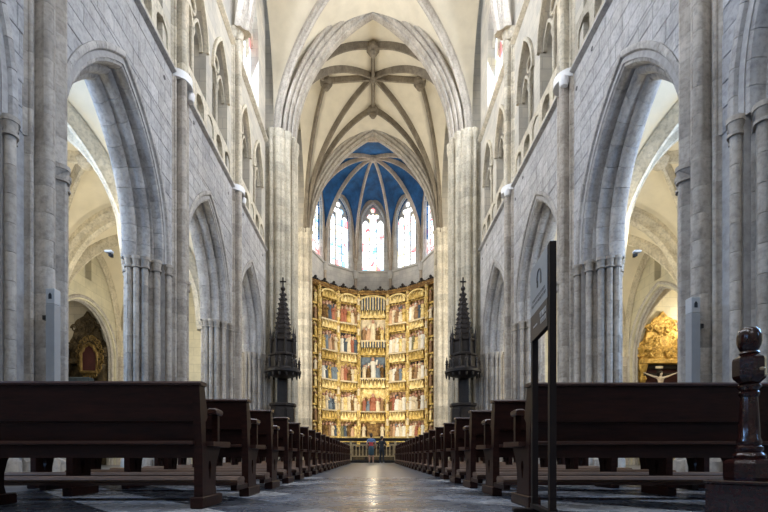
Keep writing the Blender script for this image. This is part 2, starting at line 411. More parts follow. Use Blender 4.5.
# ---- rib vaults
def pf(u, k=1.25):
    u = min(1, max(0, u)); R = (1+k*k)/2
    return math.sqrt(max(0, R*R-(R-u)**2))/k
def vault_z(s, t, zs, zc, h, k):
    q = abs(2*s-1); H = (zc-zs)-((zc-zs)-h)*(1-q)*(1-t)
    return zs+H*pf(1-q*(1-t), k)
def vault(name, corners, ctr, zs, zc, rises, web, rib, k=1.25, label=None, edges=None, rw=0.13, rd=0.26, n=20, skip=(), ewid=None, boss=True):
    root = struct(name, label=label); mb = MB(); nc = len(corners)
    prof = [(-rw, -0.06), (-rw, rd*0.3), (-rw*0.55, rd*0.55), (-rw*0.5, rd*0.9), (0, rd), (rw*0.5, rd*0.9), (rw*0.55, rd*0.55), (rw, rd*0.3), (rw, -0.06)]
    for i in range(nc):
        A = Vector((*corners[i], 0)); B = Vector((*corners[(i+1) % nc], 0)); Cc = Vector((*ctr, 0)); vs = []
        for b in range(n+1):
            t = b/n
            for a in range(n+1):
                s = a/n; p = (A.lerp(Cc, t)).lerp(B.lerp(Cc, t), s)
                vs.append((p.x, p.y, vault_z(s, t, zs, zc, rises[i], k)))
        mb.add(vs, [(b*(n+1)+a, b*(n+1)+a+1, (b+1)*(n+1)+a+1, (b+1)*(n+1)+a) for b in range(n) for a in range(n)])
        if i not in skip:
            pts = [(*(A.lerp(Cc, t/24)).to_2d(), vault_z(0, t/24, zs, zc, rises[i], k)) for t in range(25)]
            MB().sweep(pts, prof).build('rib', rib, root, smooth=True)
        if edges and edges[i]:
            e = edges[i]; d = (B-A).normalized(); sd = Vector((-d.y, d.x, 0))
            pr = [(x*e/rw, y*(0.6+0.4*e/rw)) for x, y in prof]
            pts = [(*(A.lerp(B, t/32)).to_2d(), vault_z(t/32, 0, zs, zc, rises[i], k)) for t in range(33)]
            MB().sweep(pts, pr, side=sd).build('edge_rib', rib, root, smooth=True)
    mb.build('web', web, root, smooth=True)
    if boss:
        MB().lathe([(0.01, -0.42), (0.14, -0.40), (0.24, -0.30), (0.28, -0.2), (0.22, -0.12), (0.25, 0.05)], ctr[0], ctr[1], 12, zc).build('boss', rib, root, smooth=True)
    return root

# ================================================================== STRUCTURE
# ---- floor: laid marble tiles near by, ground slab beyond
def floor_material():
    m, t, b = nt('floor_marble_chequer'); v, rnd, oc = coords(t)
    mp = N(t, 'ShaderNodeMapping'); mp.inputs['Rotation'].default_value = (0, 0, PI/4); mp.inputs['Scale'].default_value = (1/0.6,)*3
    L(t, oc, mp.inputs['Vector'])
    ch = N(t, 'ShaderNodeTexChecker'); ch.inputs['Scale'].default_value = 1.0; L(t, mp.outputs[0], ch.inputs['Vector'])
    ch.inputs['Color1'].default_value = (0.17, 0.18, 0.205, 1); ch.inputs['Color2'].default_value = (0.075, 0.082, 0.10, 1)
    c = mul(t, ch.outputs['Color'], ramp(t, noise(t, oc, 1.7, 6), [(0.3, (0.7, 0.72, 0.78)), (0.7, (1.1, 1.08, 1.05))]))
    L(t, c, b.inputs['Base Color']); b.inputs['Roughness'].default_value = 0.30
    bump(t, b, noise(t, oc, 3, 3), 0.12, 0.02); return m
M['floor'] = floor_material()
fl = struct('floor', label='polished grey marble floor of the church')
MB().box(-15, 15, -12, 38, -0.3, -0.004).build('floor_slab', 'floor', fl)
TS = 0.6
tm = MB().cbox(-TS/2+0.002, TS/2-0.002, -TS/2+0.002, TS/2-0.002, -0.02, 0.0, 0.003).mesh('tile')
for i in range(-24, 25):
    for j in range(-24, 30):
        a, b_ = i*TS, j*TS
        x = (a-b_)*math.sqrt(0.5); y = (a+b_)*math.sqrt(0.5)
        if abs(x) > 4.0 or y < 1.9 or y > 8.2 or abs(x) > 0.95*y+0.2: continue
        mat = ('marblew', 'marbled')[i % 2] if abs(x) > 1.25 else ('marblem', 'marblel', 'marblem')[(i+j) % 3]
        mk('tile', tm, mat, fl, (x, y, 0), PI/4)

# ---- piers of the nave arcade
def pier_parts():
    cir = [(0.80, 0, 0.095), (0.67, 0.145, 0.035), (0.67, -0.145, 0.035)]
    sh = []
    for v in (-1, 1):
        sh += [(0.67, v*0.50, 0.065), (0.58, v*0.36, 0.03), (0.51, v*0.74, 0.072), (0.32, v*0.91, 0.072), (0.16, v*0.99, 0.06), (0.0, v*0.99, 0.072), (-0.2, v*0.70, 0.08)]
    sh += [(-0.40, 0, 0.12)]
    core = [[(0.66, -0.17), (0.66, 0.17), (0.59, 0.20), (0.575, 0.50), (0.45, 0.62), (0.43, 0.72), (0.27, 0.82), (0.24, 0.90), (0.12, 0.92), (0.0, 0.93), (-0.2, 0.64), (-0.42, 0),
             (-0.2, -0.64), (0.0, -0.93), (0.12, -0.92), (0.24, -0.90), (0.27, -0.82), (0.43, -0.72), (0.45, -0.62), (0.575, -0.50), (0.59, -0.20)]]
    return cir, sh, core
CIR, SH, CORE = pier_parts()
OUT_LOW = outline(CORE, CIR+SH, 440)
OUT_PLINTH = outline(CORE, [(x, y, r+0.06) for x, y, r in CIR+SH], 440)
def cap_out(e): return outline(CORE, CIR+[(x, y, r+e) for x, y, r in SH], 440)
SH2 = [[(0.66, -0.17), (0.66, 0.17), (0.59, 0.20), (0.585, 0.50), (0.2, 0.52), (0.2, -0.26), (0.60, -0.24)]]
CIR2 = CIR+[(0.68, 0.48, 0.065), (0.60, 0.36, 0.03)]
def up_out(e, n, s):                       # the wall shaft group leans to the altar side of each pier
    o = outline(SH2, [(x, y, r+e) for x, y, r in CIR2], n, (0.42, 0))
    return o if s < 0 else [(x, -y) for x, y in reversed(o)]
def pier(name, s, y, z_top, label, matlow='pier', matup='cream', ch=0.385):
    p = struct(name, (s*5.55, y, 0), 0 if s < 0 else PI, label)
    MB().rings([[(*q, 0.0) for q in OUT_PLINTH], [(*q, 0.32) for q in OUT_PLINTH], [(*q, 0.40) for q in OUT_LOW]]).build('plinth', matlow, p, smooth=True)
    n = 264
    cutsA = [13, 63, 110, 167, 220, 273, 330, 377, 427]
    cutsB = [0, 36, 87, 140, 193, 247, 300, 353, 404]
    stone_stack(p, OUT_LOW, (0, 0), 0.40, ZS-0.16, ch, [cutsA, cutsB], matlow, seed=int(y*10))
    for k, (za, zb, e0, e1) in enumerate([(ZS-0.16, ZS-0.12, 0.03, 0.03), (ZS-0.12, ZS+0.02, 0.005, 0.032), (ZS+0.02, ZS+0.09, 0.042, 0.042)]):
        A, B = cap_out(e0), cap_out(e1)
        MB().rings([[(*q, za) for q in A], [(*q, zb) for q in B]]).build('capital', matlow, p, smooth=True)
    zmid = ZT-0.1
    stone_stack(p, up_out(0, 240, s), (0.42, 0), ZS+0.09, zmid, 0.40, [[0, 45, 195], [18, 120, 222]], matlow, seed=int(y*11))
    if z_top > zmid:
        stone_stack(p, up_out(0, 240, s), (0.42, 0), zmid, z_top, 0.42, [[0, 45, 195], [18, 120, 222]], matup, seed=int(y*12))
        MB().rings([[(*q, z_top) for q in up_out(0.02, 90, s)],
                    [(*q, z_top+0.3) for q in up_out(0.10, 90, s)]]).build('capital', matup, p, smooth=True)
    return p
for s, side in ((-1, 'across the aisle from the sign stand'), (1, 'on the sign stand side')):
    pier('nave_pier', s, PY[3], 15.1, 'compound stone pier with a grey column loudspeaker, '+side, 'pier')
    pier('nave_pier', s, PY[4], 15.1, 'compound stone pier between the two tallest looking arcade arches, '+side, 'pier')
    pier('nave_pier', s, PY[5], 15.1, 'compound stone pier next before the pulpit, '+side, 'pier')

for s, lb in ((-1, 'compound stone respond at the arcade end beside the pulpit, across from the sign stand'), (1, 'compound stone respond at the arcade end beside the pulpit, sign stand side')):
    p = struct('arcade_respond', (s*5.55, PY[6], 0), 0 if s < 0 else PI, lb)
    stone_stack(p, OUT_LOW, (0, 0), 0.0, ZS-0.16, 0.385, [[13, 63, 110, 167, 220, 273, 330, 377, 427], [0, 36, 87, 140, 193, 247, 300, 353, 404]], 'pier')
    MB().rings([[(*q, ZS-0.16) for q in cap_out(0.005)], [(*q, ZS+0.02) for q in cap_out(0.05)], [(*q, ZS+0.09) for q in cap_out(0.05)]]).build('capital', 'pier', p, smooth=True)
# ---- nave walls, bay by bay
def side_frame(s): return ((s*WX, 0, 0), PI/2 if s < 0 else -PI/2)
PROF1 = [(0.0, 0.16), (0.0, 0.10), (0.03, 0.045), (0.08, 0.03), (0.12, 0.06), (0.15, 0.10), (0.17, 0.02), (0.20, -0.03), (0.25, -0.045), (0.30, -0.03), (0.30, 0.30), (0.0, 0.30)]
PROF2 = [(0.0, 0.42), (0.0, 0.36), (0.03, 0.29), (0.08, 0.26), (0.13, 0.28), (0.16, 0.34), (0.18, 0.25), (0.24, 0.22), (0.33, 0.24), (0.33, 0.60), (0.0, 0.60)]
PROF3 = [(0.0, 0.60), (0.04, 0.53), (0.10, 0.50), (0.16, 0.52), (0.34, 0.50), (0.34, 0.84), (0.10, 0.84), (0.03, 0.80), (0.0, 0.73)]
for s in (-1, 1):
    sd = 'left' if s < 0 else 'right'
    loc, rz = side_frame(s)
    nb = len(PY)-1
    for b in range(nb):
        y0, y1 = PY[b], PY[b+1]; v0, v1 = (y0, y1) if s < 0 else (-y1, -y0); vm = (v0+v1)/2
        wl = struct('wall_'+sd+'_bay_'+str(b), loc, rz)
        op = [(vm, 1.74, -1, ZS+0.44, 2.87)]
        near = b >= 2
        wall_mesh(v0-0.01, v1+0.01, 0.0, ZT, op, 0.2, 0.014 if near else 0, 0.84).build('backing', 'mortar' if near else 'upper', wl)
        if near:
            wall_stones(wl, v0, v1, ZS+0.09, ZT-0.02, [(vm, 1.93, -1, ZS+0.44, 3.06)], 0.36, 0.0, 0.3, 0.55, 'ashlar', 0.0035)
            for aa, pr in ((1.66, PROF1), (1.46, PROF2), (1.28, PROF3)):
                for sg in (-1, 1):
                    MB().rings([[(vm+sg*(aa+r), d, z) for r, d in pr] for z in (ZS+0.09, ZS+0.436)]).build('springer', 'vouss', wl, smooth=True)
            voussoirs(wl, vm, 1.66, 2.78, ZS+0.44, PROF1, 10 if b < 5 else 7, 'vouss')
            voussoirs(wl, vm, 1.46, 2.66, ZS+0.44, PROF2, 8 if b < 5 else 5, 'vouss')
            voussoirs(wl, vm, 1.28, 2.56, ZS+0.44, PROF3, 8 if b < 5 else 5, 'vouss')
            for (dv, dz_) in ((-1.95, 4.45), (-1.2, 4.72), (1.7, 4.5)):
                MB().lathe([(0.05, -0.01), (0.05, 0.004)], n=8).build('putlog_hole_shade', 'black', wl, (vm+dv, -0.002, ZS+dz_)).rotation_euler = (PI/2, 0, 0)  # black disc on the wall face, stands for the shade inside a hole
        # string course
        MB().rings([[(x, -0.10, ZT-0.01), (x, -0.10, ZT+0.03), (x, -0.02, ZT+0.08), (x, 0.3, ZT+0.08), (x, 0.3, ZT-0.07), (x, 0.0, ZT-0.07)] for x in (v0, v1)]).build('string_course', 'ashlar', wl)
        # triforium: pierced parapet, two traceried openings, back wall
        if near:
            pa = []; npn = 5; pw = (v1-v0-0.7)/npn
            for q in range(npn): pa.append((v0+0.35+pw*(q+0.5), pw*0.36, ZT+0.28, ZT+0.52, 0.28))
            wall_mesh(v0+0.35, v1-0.35, ZT+0.08, ZT+0.98, pa, 0.09, -0.02, 0.12).build('parapet', 'cream', wl)
            tr = [(vm-0.95, 0.70, ZT+0.08, ZT+2.5, 1.5), (vm+0.95, 0.70, ZT+0.08, ZT+2.5, 1.5)]
            wall_mesh(v0, v1, ZT+0.08, ZC, tr, 0.16, 0.02, 0.5).build('triforium', 'upper', wl)
            for sx in (-0.95, 0.95):
                xo = vm+sx
                MB().sweep([(xo+x, 0.0, ZT+2.5+z) for x, z in arch_pts(0.74, 1.56)], [(-0.06, -0.04), (0.06, -0.04), (0.06, 0.06), (-0.06, 0.06)], side=(0, 1, 0)).build('hood_mould', 'cream', wl)
                MB().lathe([(0.055, ZT+0.1), (0.055, ZT+2.35), (0.09, ZT+2.45), (0.09, ZT+2.55)], xo, 0.16, 8).build('mullion', 'cream', wl, smooth=True)
                tm_ = MB()
                for d in (-0.35, 0.35):
                    tm_.sweep([(xo+d+x, 0.16, ZT+2.5+z) for x, z in arch_pts(0.35, 0.62, 6)], [(-0.05, -0.03), (0.05, -0.03), (0.05, 0.05), (-0.05, 0.05)], side=(0, 1, 0))
                tm_.tube([(xo+0.22*math.cos(q*PI/6), 0.16, ZT+3.25+0.22*math.sin(q*PI/6)) for q in range(13)], 0.045, 6)
                tm_.build('tracery', 'cream', wl)
            MB().box(v0, v1, 0.95, 1.15, ZT, ZC).build('passage_wall', 'upper', wl)
        else:
            MB().box(v0, v1, 0.02, 0.4, ZT, ZC).build('triforium', 'upper', wl)
        # clerestory
        MB().rings([[(x, -0.12, ZC-0.03), (x, -0.12, ZC+0.03), (x, 0.0, ZC+0.09), (x, 0.3, ZC+0.09), (x, 0.3, ZC-0.12), (x, 0.0, ZC-0.12)] for x in (v0, v1)]).build('sill_course', 'cream', wl)
        cw = [(vm, 1.12, ZC+0.5, 18.0, 2.0)]
        wall_mesh(v0, v1, ZC, 22.2, cw, 0.25, 0.02, 0.45).build('clerestory', 'upper', wl)
        wn = struct('window_'+str(20+b*2+(s > 0)), loc, rz)
        gl = [(vm-1.12, ZC+0.5), (vm+1.12, ZC+0.5)]+[(vm-x, 18.0+z) for x, z in arch_pts(1.12, 2.0)]
        MB().prism(gl, 0.36, 0.40).build('pane', 'glassc', wn)
        mu = MB()
        for dx in (-0.375, 0.375): mu.box(vm+dx-0.06, vm+dx+0.06, 0.24, 0.36, ZC+0.5, 18.9)
        for dx in (-0.75, 0, 0.75):
            mu.sweep([(vm+dx+x, 0.30, 18.0+z) for x, z in arch_pts(0.375, 0.6, 6)], [(-0.06, -0.05), (0.06, -0.05), (0.06, 0.05), (-0.06, 0.05)], side=(0, 1, 0))
        mu.build('mullion', 'cream', wn)

# ---- west end behind the camera
ww = struct('wall_west')
MB().box(-12.5, 12.5, -10.6, -10.0, -0.1, 23).build('west_masonry', 'upper', ww)
for s in (-1, 1):
    MB().box(s*4.6, s*5.6, -10.0, PY[0], -0.1, 22.2).build('west_return', 'upper', ww)

# ---- nave vault bays
for b in range(len(PY)-1):
    y0, y1 = PY[b], PY[b+1]
    if b == len(PY)-2: y1 = 21.3
    vault('ceiling_nave_bay_'+str(b), [(-4.75, y0), (4.75, y0), (4.75, y1), (-4.75, y1)], (0, (y0+y1)/2), NZS, NZC, [6.4, 6.1, 6.4, 6.1], 'web', 'rib',
          edges=[0.28, 0.0, 0, 0.0], rw=0.15, rd=0.32)
MB().box(-6, 6, -10.6, PY[0], 21.5, 22.5).build('ceiling_west_gallery', 'web', None, kind='structure')

# ---- crossing: great piers, west arch, chancel arch, walls, star vault
CR_P = [[(-0.75, -1.0), (0.75, -1.0), (0.75, 1.0), (-0.75, 1.0)]]
CR_C = [(0.85, -0.75, 0.15), (1.02, -0.38, 0.14), (1.05, 0.0, 0.17), (1.02, 0.38, 0.14), (0.85, 0.75, 0.15), (0.45, -1.02, 0.13), (0.15, -1.06, 0.10), (0.62, -0.98, 0.09)]
OUT_X = outline(CR_P, CR_C, 200)
for s, lb in ((-1, 'tall crossing pier of pale yellow stone behind the pulpit farther from the sign stand'), (1, 'tall crossing pier of pale yellow stone behind the pulpit on the sign stand side')):
    p = struct('crossing_pier', (s*4.88, 21.55, 0), 0 if s < 0 else PI, lb)
    oo = OUT_X if s < 0 else OUT_X
    if s > 0:                       # mirror so that the camera side keeps its shafts
        oo = list(reversed([(x, -y) for x, y in OUT_X])); 
    stone_stack(p, oo, (0, 0), 0.0, 15.2, 0.40, [[0, 24, 62, 112, 150, 172], [12, 46, 90, 130, 160, 184]], 'cross', seed=5)
    c2 = outline(CR_P, [(x, y, r+0.06) for x, y, r in CR_C], 120); c1 = outline(CR_P, CR_C, 120)
    if s > 0: c2 = [(x, -y) for x, y in c2]; c1 = [(x, -y) for x, y in c1]
    MB().rings([[(*q, 15.2) for q in c1], [(*q, 15.45) for q in c2], [(*q, 15.55) for q in c2]]).build('capital', 'cross', p, smooth=True)
    MB().box(-1.2, -0.7, -1.0, 1.0, 0, 22.5).build('pier_wall', 'upper', p)
def arch_band(name, y0, half, rise, zs, mats, label=None, extra=()):
    root = struct(name, (0, y0, 0), 0, label)
    prof = [(0.02, 0.62), (0.0, 0.55), (0.03, 0.46), (0.10, 0.44), (0.11, 0.34), (0.14, 0.26), (0.20, 0.24), (0.25, 0.30), (0.27, 0.14), (0.31, 0.08), (0.37, 0.07), (0.41, 0.15), (0.43, 0.0), (0.48, -0.06), (0.55, -0.07), (0.60, -0.02), (0.60, 0.9), (0.10, 0.9), (0.04, 0.80)]
    voussoirs(root, 0, half, rise, zs, prof, 14, mats)
    return root
arch_band('crossing_arch', 21.1, 3.74, 6.5, 15.5, 'rib', 'great moulded stone arch spanning the nave before the star vault')
wa = struct('wall_crossing_west', (0, 21.3, 0))
wall_mesh(-5.6, 5.6, 15.5, 23.4, [(0, 4.1, 10, 15.5, 6.95)], 0.2, 0, 0.5).build('spandrel', 'upper', wa)
CYA, CYB = 22.1, 29.9
st = vault('ceiling_crossing', [(-4.6, CYA), (4.6, CYA), (4.6, CYB), (-4.6, CYB)], (0, (CYA+CYB)/2), 15.5, 22.8, [7.0, 7.0, 7.0, 7.0], 'web', 'ribdark', rw=0.115, rd=0.28, k=1.2,
           label='star shaped rib vault with hanging bosses over the crossing')
def cross_z(x, y):
    cy = (CYA+CYB)/2; u = x/4.6; v = (y-cy)/((CYB-CYA)/2)
    m = max(abs(u), abs(v)); n_ = min(abs(u), abs(v)); t = 1-m
    sgm = 0.5 if m < 1e-6 else 0.5+0.5*n_/m
    return vault_z(sgm, t, 15.5, 22.8, 7.0, 1.2)
cyc = (CYA+CYB)/2
bosses = [(0, cyc-2.15), (0, cyc+2.15), (-2.75, cyc), (2.75, cyc)]
rp = [(-0.115, -0.08), (-0.115, 0.10), (-0.07, 0.17), (-0.055, 0.27), (0.055, 0.27), (0.07, 0.17), (0.115, 0.10), (0.115, -0.08)]
for bx, by in bosses:
    MB().sweep([(bx*q/10, cyc+(by-cyc)*q/10, cross_z(bx*q/10, cyc+(by-cyc)*q/10)-0.04) for q in range(11)], rp).build('ridge_rib', 'ribdark', st, smooth=True)
    MB().lathe([(0.01, -0.70), (0.14, -0.68), (0.24, -0.54), (0.20, -0.46), (0.36, -0.36), (0.38, -0.2), (0.24, 0.0)], bx, by, 10, cross_z(bx, by)).build('boss', 'ribdark', st, smooth=True)
    if abs(bx) < 0.1: cs = [(-4.6, CYA if by < cyc else CYB), (4.6, CYA if by < cyc else CYB)]
    else: cs = [(4.6*(1 if bx > 0 else -1), CYA), (4.6*(1 if bx > 0 else -1), CYB)]
    for cx_, cy_ in cs:
        pts = []
        for q in range(17):
            t = q/16; x, y = bx+(cx_-bx)*t, by+(cy_-by)*t; pts.append((x, y, cross_z(x, y)-0.03))
        MB().sweep(pts, rp).build('tierceron', 'ribdark', st, smooth=True)
for s in (-1, 1):
    wt = struct('wall_transept_'+('left' if s < 0 else 'right'))
    MB().box(s*6.9, s*7.3, 20.3, 31, -0.1, 23).build('transept_masonry', 'upper', wt)
    MB().box(s*4.6, s*7.3, 20.3, 31, 22.6, 23).build('transept_vault', 'web', wt)
# chancel arch
arch_band('chancel_arch', 29.9, 4.17, 6.75, 15.6, 'rib', 'moulded pointed stone arch framing the blue apse vault')
CH_P = [[(-0.7, -0.55), (0.4, -0.55), (0.4, 0.9), (-0.7, 0.9)]]
CH_C = [(0.40, -0.45, 0.14), (0.52, -0.10, 0.17), (0.45, 0.3, 0.14), (0.05, -0.56, 0.12)]
OUT_C = outline(CH_P, CH_C, 160)
for s, lb in ((-1, 'slender pale stone respond carrying the chancel arch, farther from the sign stand'), (1, 'slender pale stone respond carrying the chancel arch, on the sign stand side')):
    p = struct('chancel_respond', (s*4.84, 30.25, 0), 0, lb)
    oc_ = OUT_C if s < 0 else list(reversed([(-x, y) for x, y in OUT_C]))
    k = 0
    cz = 15.45/37
    for k in range(37):
        e = 0.004
        MB().rings([[(*q, k*cz+e) for q in oc_], [(*q, (k+1)*cz-e) for q in oc_]]).build('stone', 'cream', p, smooth=True) if k == 0 else mk('stone', bpy.data.objects[FIRST].data, 'cream', p, (0, 0, k*cz))
        if k == 0: FIRST = p.children[0].name
    MB().rings([[(q[0]*0.98, q[1]*0.98, 0) for q in oc_], [(q[0]*0.98, q[1]*0.98, 15.45) for q in oc_]]).build('core', 'mortar', p)
    MB().rings([[(*q, 15.43) for q in oc_], [(q[0]*1.12, q[1]*1.12, 15.6) for q in oc_], [(q[0]*1.12, q[1]*1.12, 15.7) for q in oc_]]).build('capital', 'cream', p)
wc = struct('wall_chancel_west', (0, 30.1, 0))
wall_mesh(-7.3, 7.3, 0, 23.4, [(0, 4.5, -1, 15.6, 7.1)], 0.25, 0, 0.5).build('spandrel', 'upper', wc)

# ---- apse: half decagon with five windows, blue vault
AC = 32.7; AP = 4.6; CRAD = AP/math.cos(PI/10)
cor = [(CRAD*math.sin(a), AC+CRAD*math.cos(a)) for a in [math.radians(q) for q in (-90, -54, -18, 18, 54, 90)]]
poly = [(-CRAD, 30.5)]+cor+[(CRAD, 30.5)]
rise = [6.0]+[5.0]*5+[6.0, 6.2]
va = vault('ceiling_apse', poly, (0, AC), 16.9, 22.55, [4.6]+[5.0]*5+[4.6, 5.4], 'blue', 'bluerib', rw=0.10, rd=0.24, k=1.0, n=18, edges=[0, .1, .1, .1, .1, .1, 0, .1],
           label='deep blue painted apse vault with radiating stone ribs')
SILL = 16.05
for i in range(7):
    A, B = Vector(poly[i]), Vector(poly[i+1]); d = B-A; ln = d.length; mid = (A+B)/2
    ang = math.atan2(d.y, d.x)
    wl = struct('wall_apse_'+str(i+1), (mid.x, mid.y, 0), ang)
    hw = ln/2
    if 1 <= i <= 5:
        a, sp, h = 0.94, 20.0, 1.75
        op = [(0, a, SILL, sp, h)]
        wall_mesh(-hw-0.05, hw+0.05, 0, 17.6, op, 0.2, 0.0, 0.5).build('masonry', 'apse', wl)
        wall_mesh(-hw-0.05, hw+0.05, 17.6, 22.6, op, 0.2, 0.0, 0.5).build('painted_wall', 'blue', wl)
        voussoirs(wl, 0, a, h, sp, [(0.0, -0.03), (0.26, -0.03), (0.26, 0.1), (0.0, 0.3)], 5, 'apse')
        for q in (-1, 1): MB().box(min(q*a, q*(a+0.26)), max(q*a, q*(a+0.26)), -0.03, 0.1, SILL, sp).build('window_jamb', 'apse', wl)
        # reveal mouldings
        fr = MB()
        for e, yy in ((0.06, -0.03), (0.0, 0.10)):
            pts = [(-a-e, yy, SILL)]+[(x*(a+e)/a, yy, sp+z*(1+e/h)) for x, z in arch_pts(a, h, 10)]+[(a+e, yy, SILL)]
            fr.tube(pts, 0.06, 6)
        fr.build('window_moulding', 'apse', wl, smooth=True)
        MB().cbox(-hw, hw, -0.12, 0.1, SILL-0.22, SILL-0.02, 0.03).build('sill', 'apse', wl)
        wn = struct('window_'+str(i), (mid.x, mid.y, 0), ang, 'tall three light stained glass window of the apse')
        for q in (-1, 0, 1):          # three lancets of glass
            lw = a/3; x0 = q*2*lw; tp = sp-0.1+(0.55 if q == 0 else 0.0)
            pl = [(x0-lw+0.035, SILL+0.03), (x0+lw-0.035, SILL+0.03)]+[(x0-x, tp+z) for x, z in arch_pts(lw-0.035, 0.5, 5)]
            MB().prism(pl, 0.30, 0.33).build('pane', 'glass', wn)
        for (x0, z0, r) in ((-0.31, sp+0.75, 0.17), (0.31, sp+0.75, 0.17), (0, sp+1.28, 0.17)):
            MB().prism([(x0+r*math.cos(q*PI/6), z0+r*math.sin(q*PI/6)) for q in range(12)], 0.30, 0.33).build('pane', 'glass', wn)
        bk = MB(); bk.prism([(-a, SILL), (a, SILL)]+[(-x, sp+z) for x, z in arch_pts(a, h, 8)], 0.345, 0.40); bk.build('tracery_plate', 'apse', wn)
        for q in (-1, 1):
            MB().box(q*a/3-0.04, q*a/3+0.04, 0.20, 0.33, SILL, sp+0.5).build('mullion', 'apse', wn)
        for q in range(1, 7):
            MB().box(-a, a, 0.26, 0.30, SILL+q*0.58-0.012, SILL+q*0.58+0.012).build('saddle_bar', 'iron', wn)
    else:
        MB().box(-hw-0.05, hw+0.05, 0, 0.5, 0, 22.5).build('masonry', 'apse', wl)
for i, (x, y) in enumerate(cor[1:-1]):       # wall shafts under the ribs
    sh_ = struct('trim_'+str(i+1), (x*0.985, AC+(y-AC)*0.985, 0))
    MB().lathe([(0.13, 14.2), (0.13, 16.6), (0.2, 16.8), (0.2, 16.95)], 0, 0, 10).build('wall_shaft', 'bluerib', sh_, smooth=True)
    MB().lathe([(0.2, 15.3), (0.26, 15.6), (0.26, 15.9), (0.13, 16.0)], 0, 0, 8).build('shaft_band', 'apse', sh_, smooth=True)

# ---- aisles: outer walls, chapels, vaults
for s in (-1, 1):
    sd = 'left' if s < 0 else 'right'
    rz = PI/2 if s < 0 else -PI/2
    wo = struct('wall_aisle_'+sd, (s*OX, 0, 0), rz, 'yellowish aisle wall with a slit window above the chapel arch')
    vv = lambda y: y if s < 0 else -y
    va_, vb_ = sorted((vv(-10.5), vv(21.2)))
    cy = 18.0
    ca, ch_ = 1.92, (2.55 if s > 0 else 1.95)
    ops = [(vv(cy), ca, -1, 4.75, ch_), (vv(cy), 0.22, 7.6, 8.5, 0.25)]
    wall_mesh(va_, vb_, 0, 10.4, ops, 0.2, 0, 0.3).build('masonry', 'aislewall', wo)
    MB().box(vv(cy)-0.4, vv(cy)+0.4, 0.26, 0.5, 7.4, 9).build('slit_back', 'upper', wo)
    for e, yy, r in ((0.0, 0.16, 0.07), (0.12, 0.02, 0.07), (-0.02, 0.27, 0.06)):
        pts = [(vv(cy)-ca-e, yy, 0)]+[(vv(cy)+x*(ca+e)/ca, yy, 4.75+z*(1+e/2)) for x, z in arch_pts(ca, ch_, 12)]+[(vv(cy)+ca+e, yy, 0)]
        MB().tube(pts, r, 8).build('chapel_arch_moulding', 'vouss', wo, smooth=True)
    for py in PY[2:]:
        rs = struct('aisle_respond', (s*(OX-0.02), py, 0), 0, 'slim round wall shaft at the aisle wall')
        MB().lathe([(0.26, 0), (0.26, 0.5), (0.2, 0.6), (0.2, 4.45), (0.24, 4.5), (0.21, 4.55), (0.30, 4.8), (0.32, 4.9)], 0, 0, 14).build('shaft', 'pier', rs, smooth=True)
    # chapel box behind the arch
    cb = struct('wall_chapel_'+sd)
    x0, x1 = sorted((s*(OX+0.28), s*15.0))
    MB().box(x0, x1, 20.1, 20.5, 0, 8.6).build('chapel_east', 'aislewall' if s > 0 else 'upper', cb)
    MB().box(x0, x1, 15.5, 15.9, 0, 8.6).build('chapel_west', 'upper', cb)
    MB().box(s*15.0, s*15.4, 15.5, 20.5, 0, 8.6).build('chapel_back', 'upper', cb)
    xs_ = [s*(OX+0.25), s*14.9]
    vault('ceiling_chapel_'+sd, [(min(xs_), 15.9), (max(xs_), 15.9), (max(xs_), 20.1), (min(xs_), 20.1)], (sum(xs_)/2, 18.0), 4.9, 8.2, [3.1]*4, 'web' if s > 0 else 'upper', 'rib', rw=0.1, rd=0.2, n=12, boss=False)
    for b in range(2, len(PY)-1):
        y0, y1 = PY[b], PY[b+1]
        xa, xb = sorted((s*5.80, s*11.55))
        vault('ceiling_aisle_'+sd+'_bay_'+str(b), [(xa, y0), (xb, y0), (xb, y1), (xa, y1)], ((xa+xb)/2, (y0+y1)/2), ZS+0.05, 9.5, [4.3, 4.3, 4.3, 4.3], 'web', 'cream',
              edges=[0.25, 0.10, 0.25 if b == len(PY)-2 else 0, 0.10], rw=0.12, rd=0.3)
    ew = struct('wall_aisle_end_'+sd)
    x0, x1 = sorted((s*5.7, s*12.2))
    MB().box(x0, x1, 21.2, 21.6, 0, 10.4).build('end_masonry', 'aislewall', ew)
    x0, x1 = sorted((s*6.0, s*12.2))
    MB().box(x0, x1, -10.5, PY[2], 9.6, 10).build('aisle_roof', 'web', ew)
#__OBJECTS__
# ================================================================== THINGS
def thing(name, label, cat, loc=(0,0,0), rz=0, group=None):
    o = empty(name, loc, rz, label=label, category=cat)
    if group: o['group'] = group
    return o
def prism_holes(outer, holes, x0, x1):
    """polygon in y,z with holes, extruded along x"""
    bm = bmesh.new(); es = []
    for lp in [outer]+holes:
        vs = [bm.verts.new((x0, p[0], p[1])) for p in lp]
        es += [bm.edges.new((vs[i], vs[(i+1) % len(vs)])) for i in range(len(vs))]
    bmesh.ops.triangle_fill(bm, edges=es, use_beauty=True)
    r = bmesh.ops.extrude_face_region(bm, geom=bm.faces[:])
    bmesh.ops.translate(bm, verts=[e for e in r['geom'] if isinstance(e, bmesh.types.BMVert)], vec=(x1-x0, 0, 0))
    bmesh.ops.recalc_face_normals(bm, faces=bm.faces)
    me = bpy.data.meshes.new('end_panel'); bm.to_mesh(me); bm.free(); return me

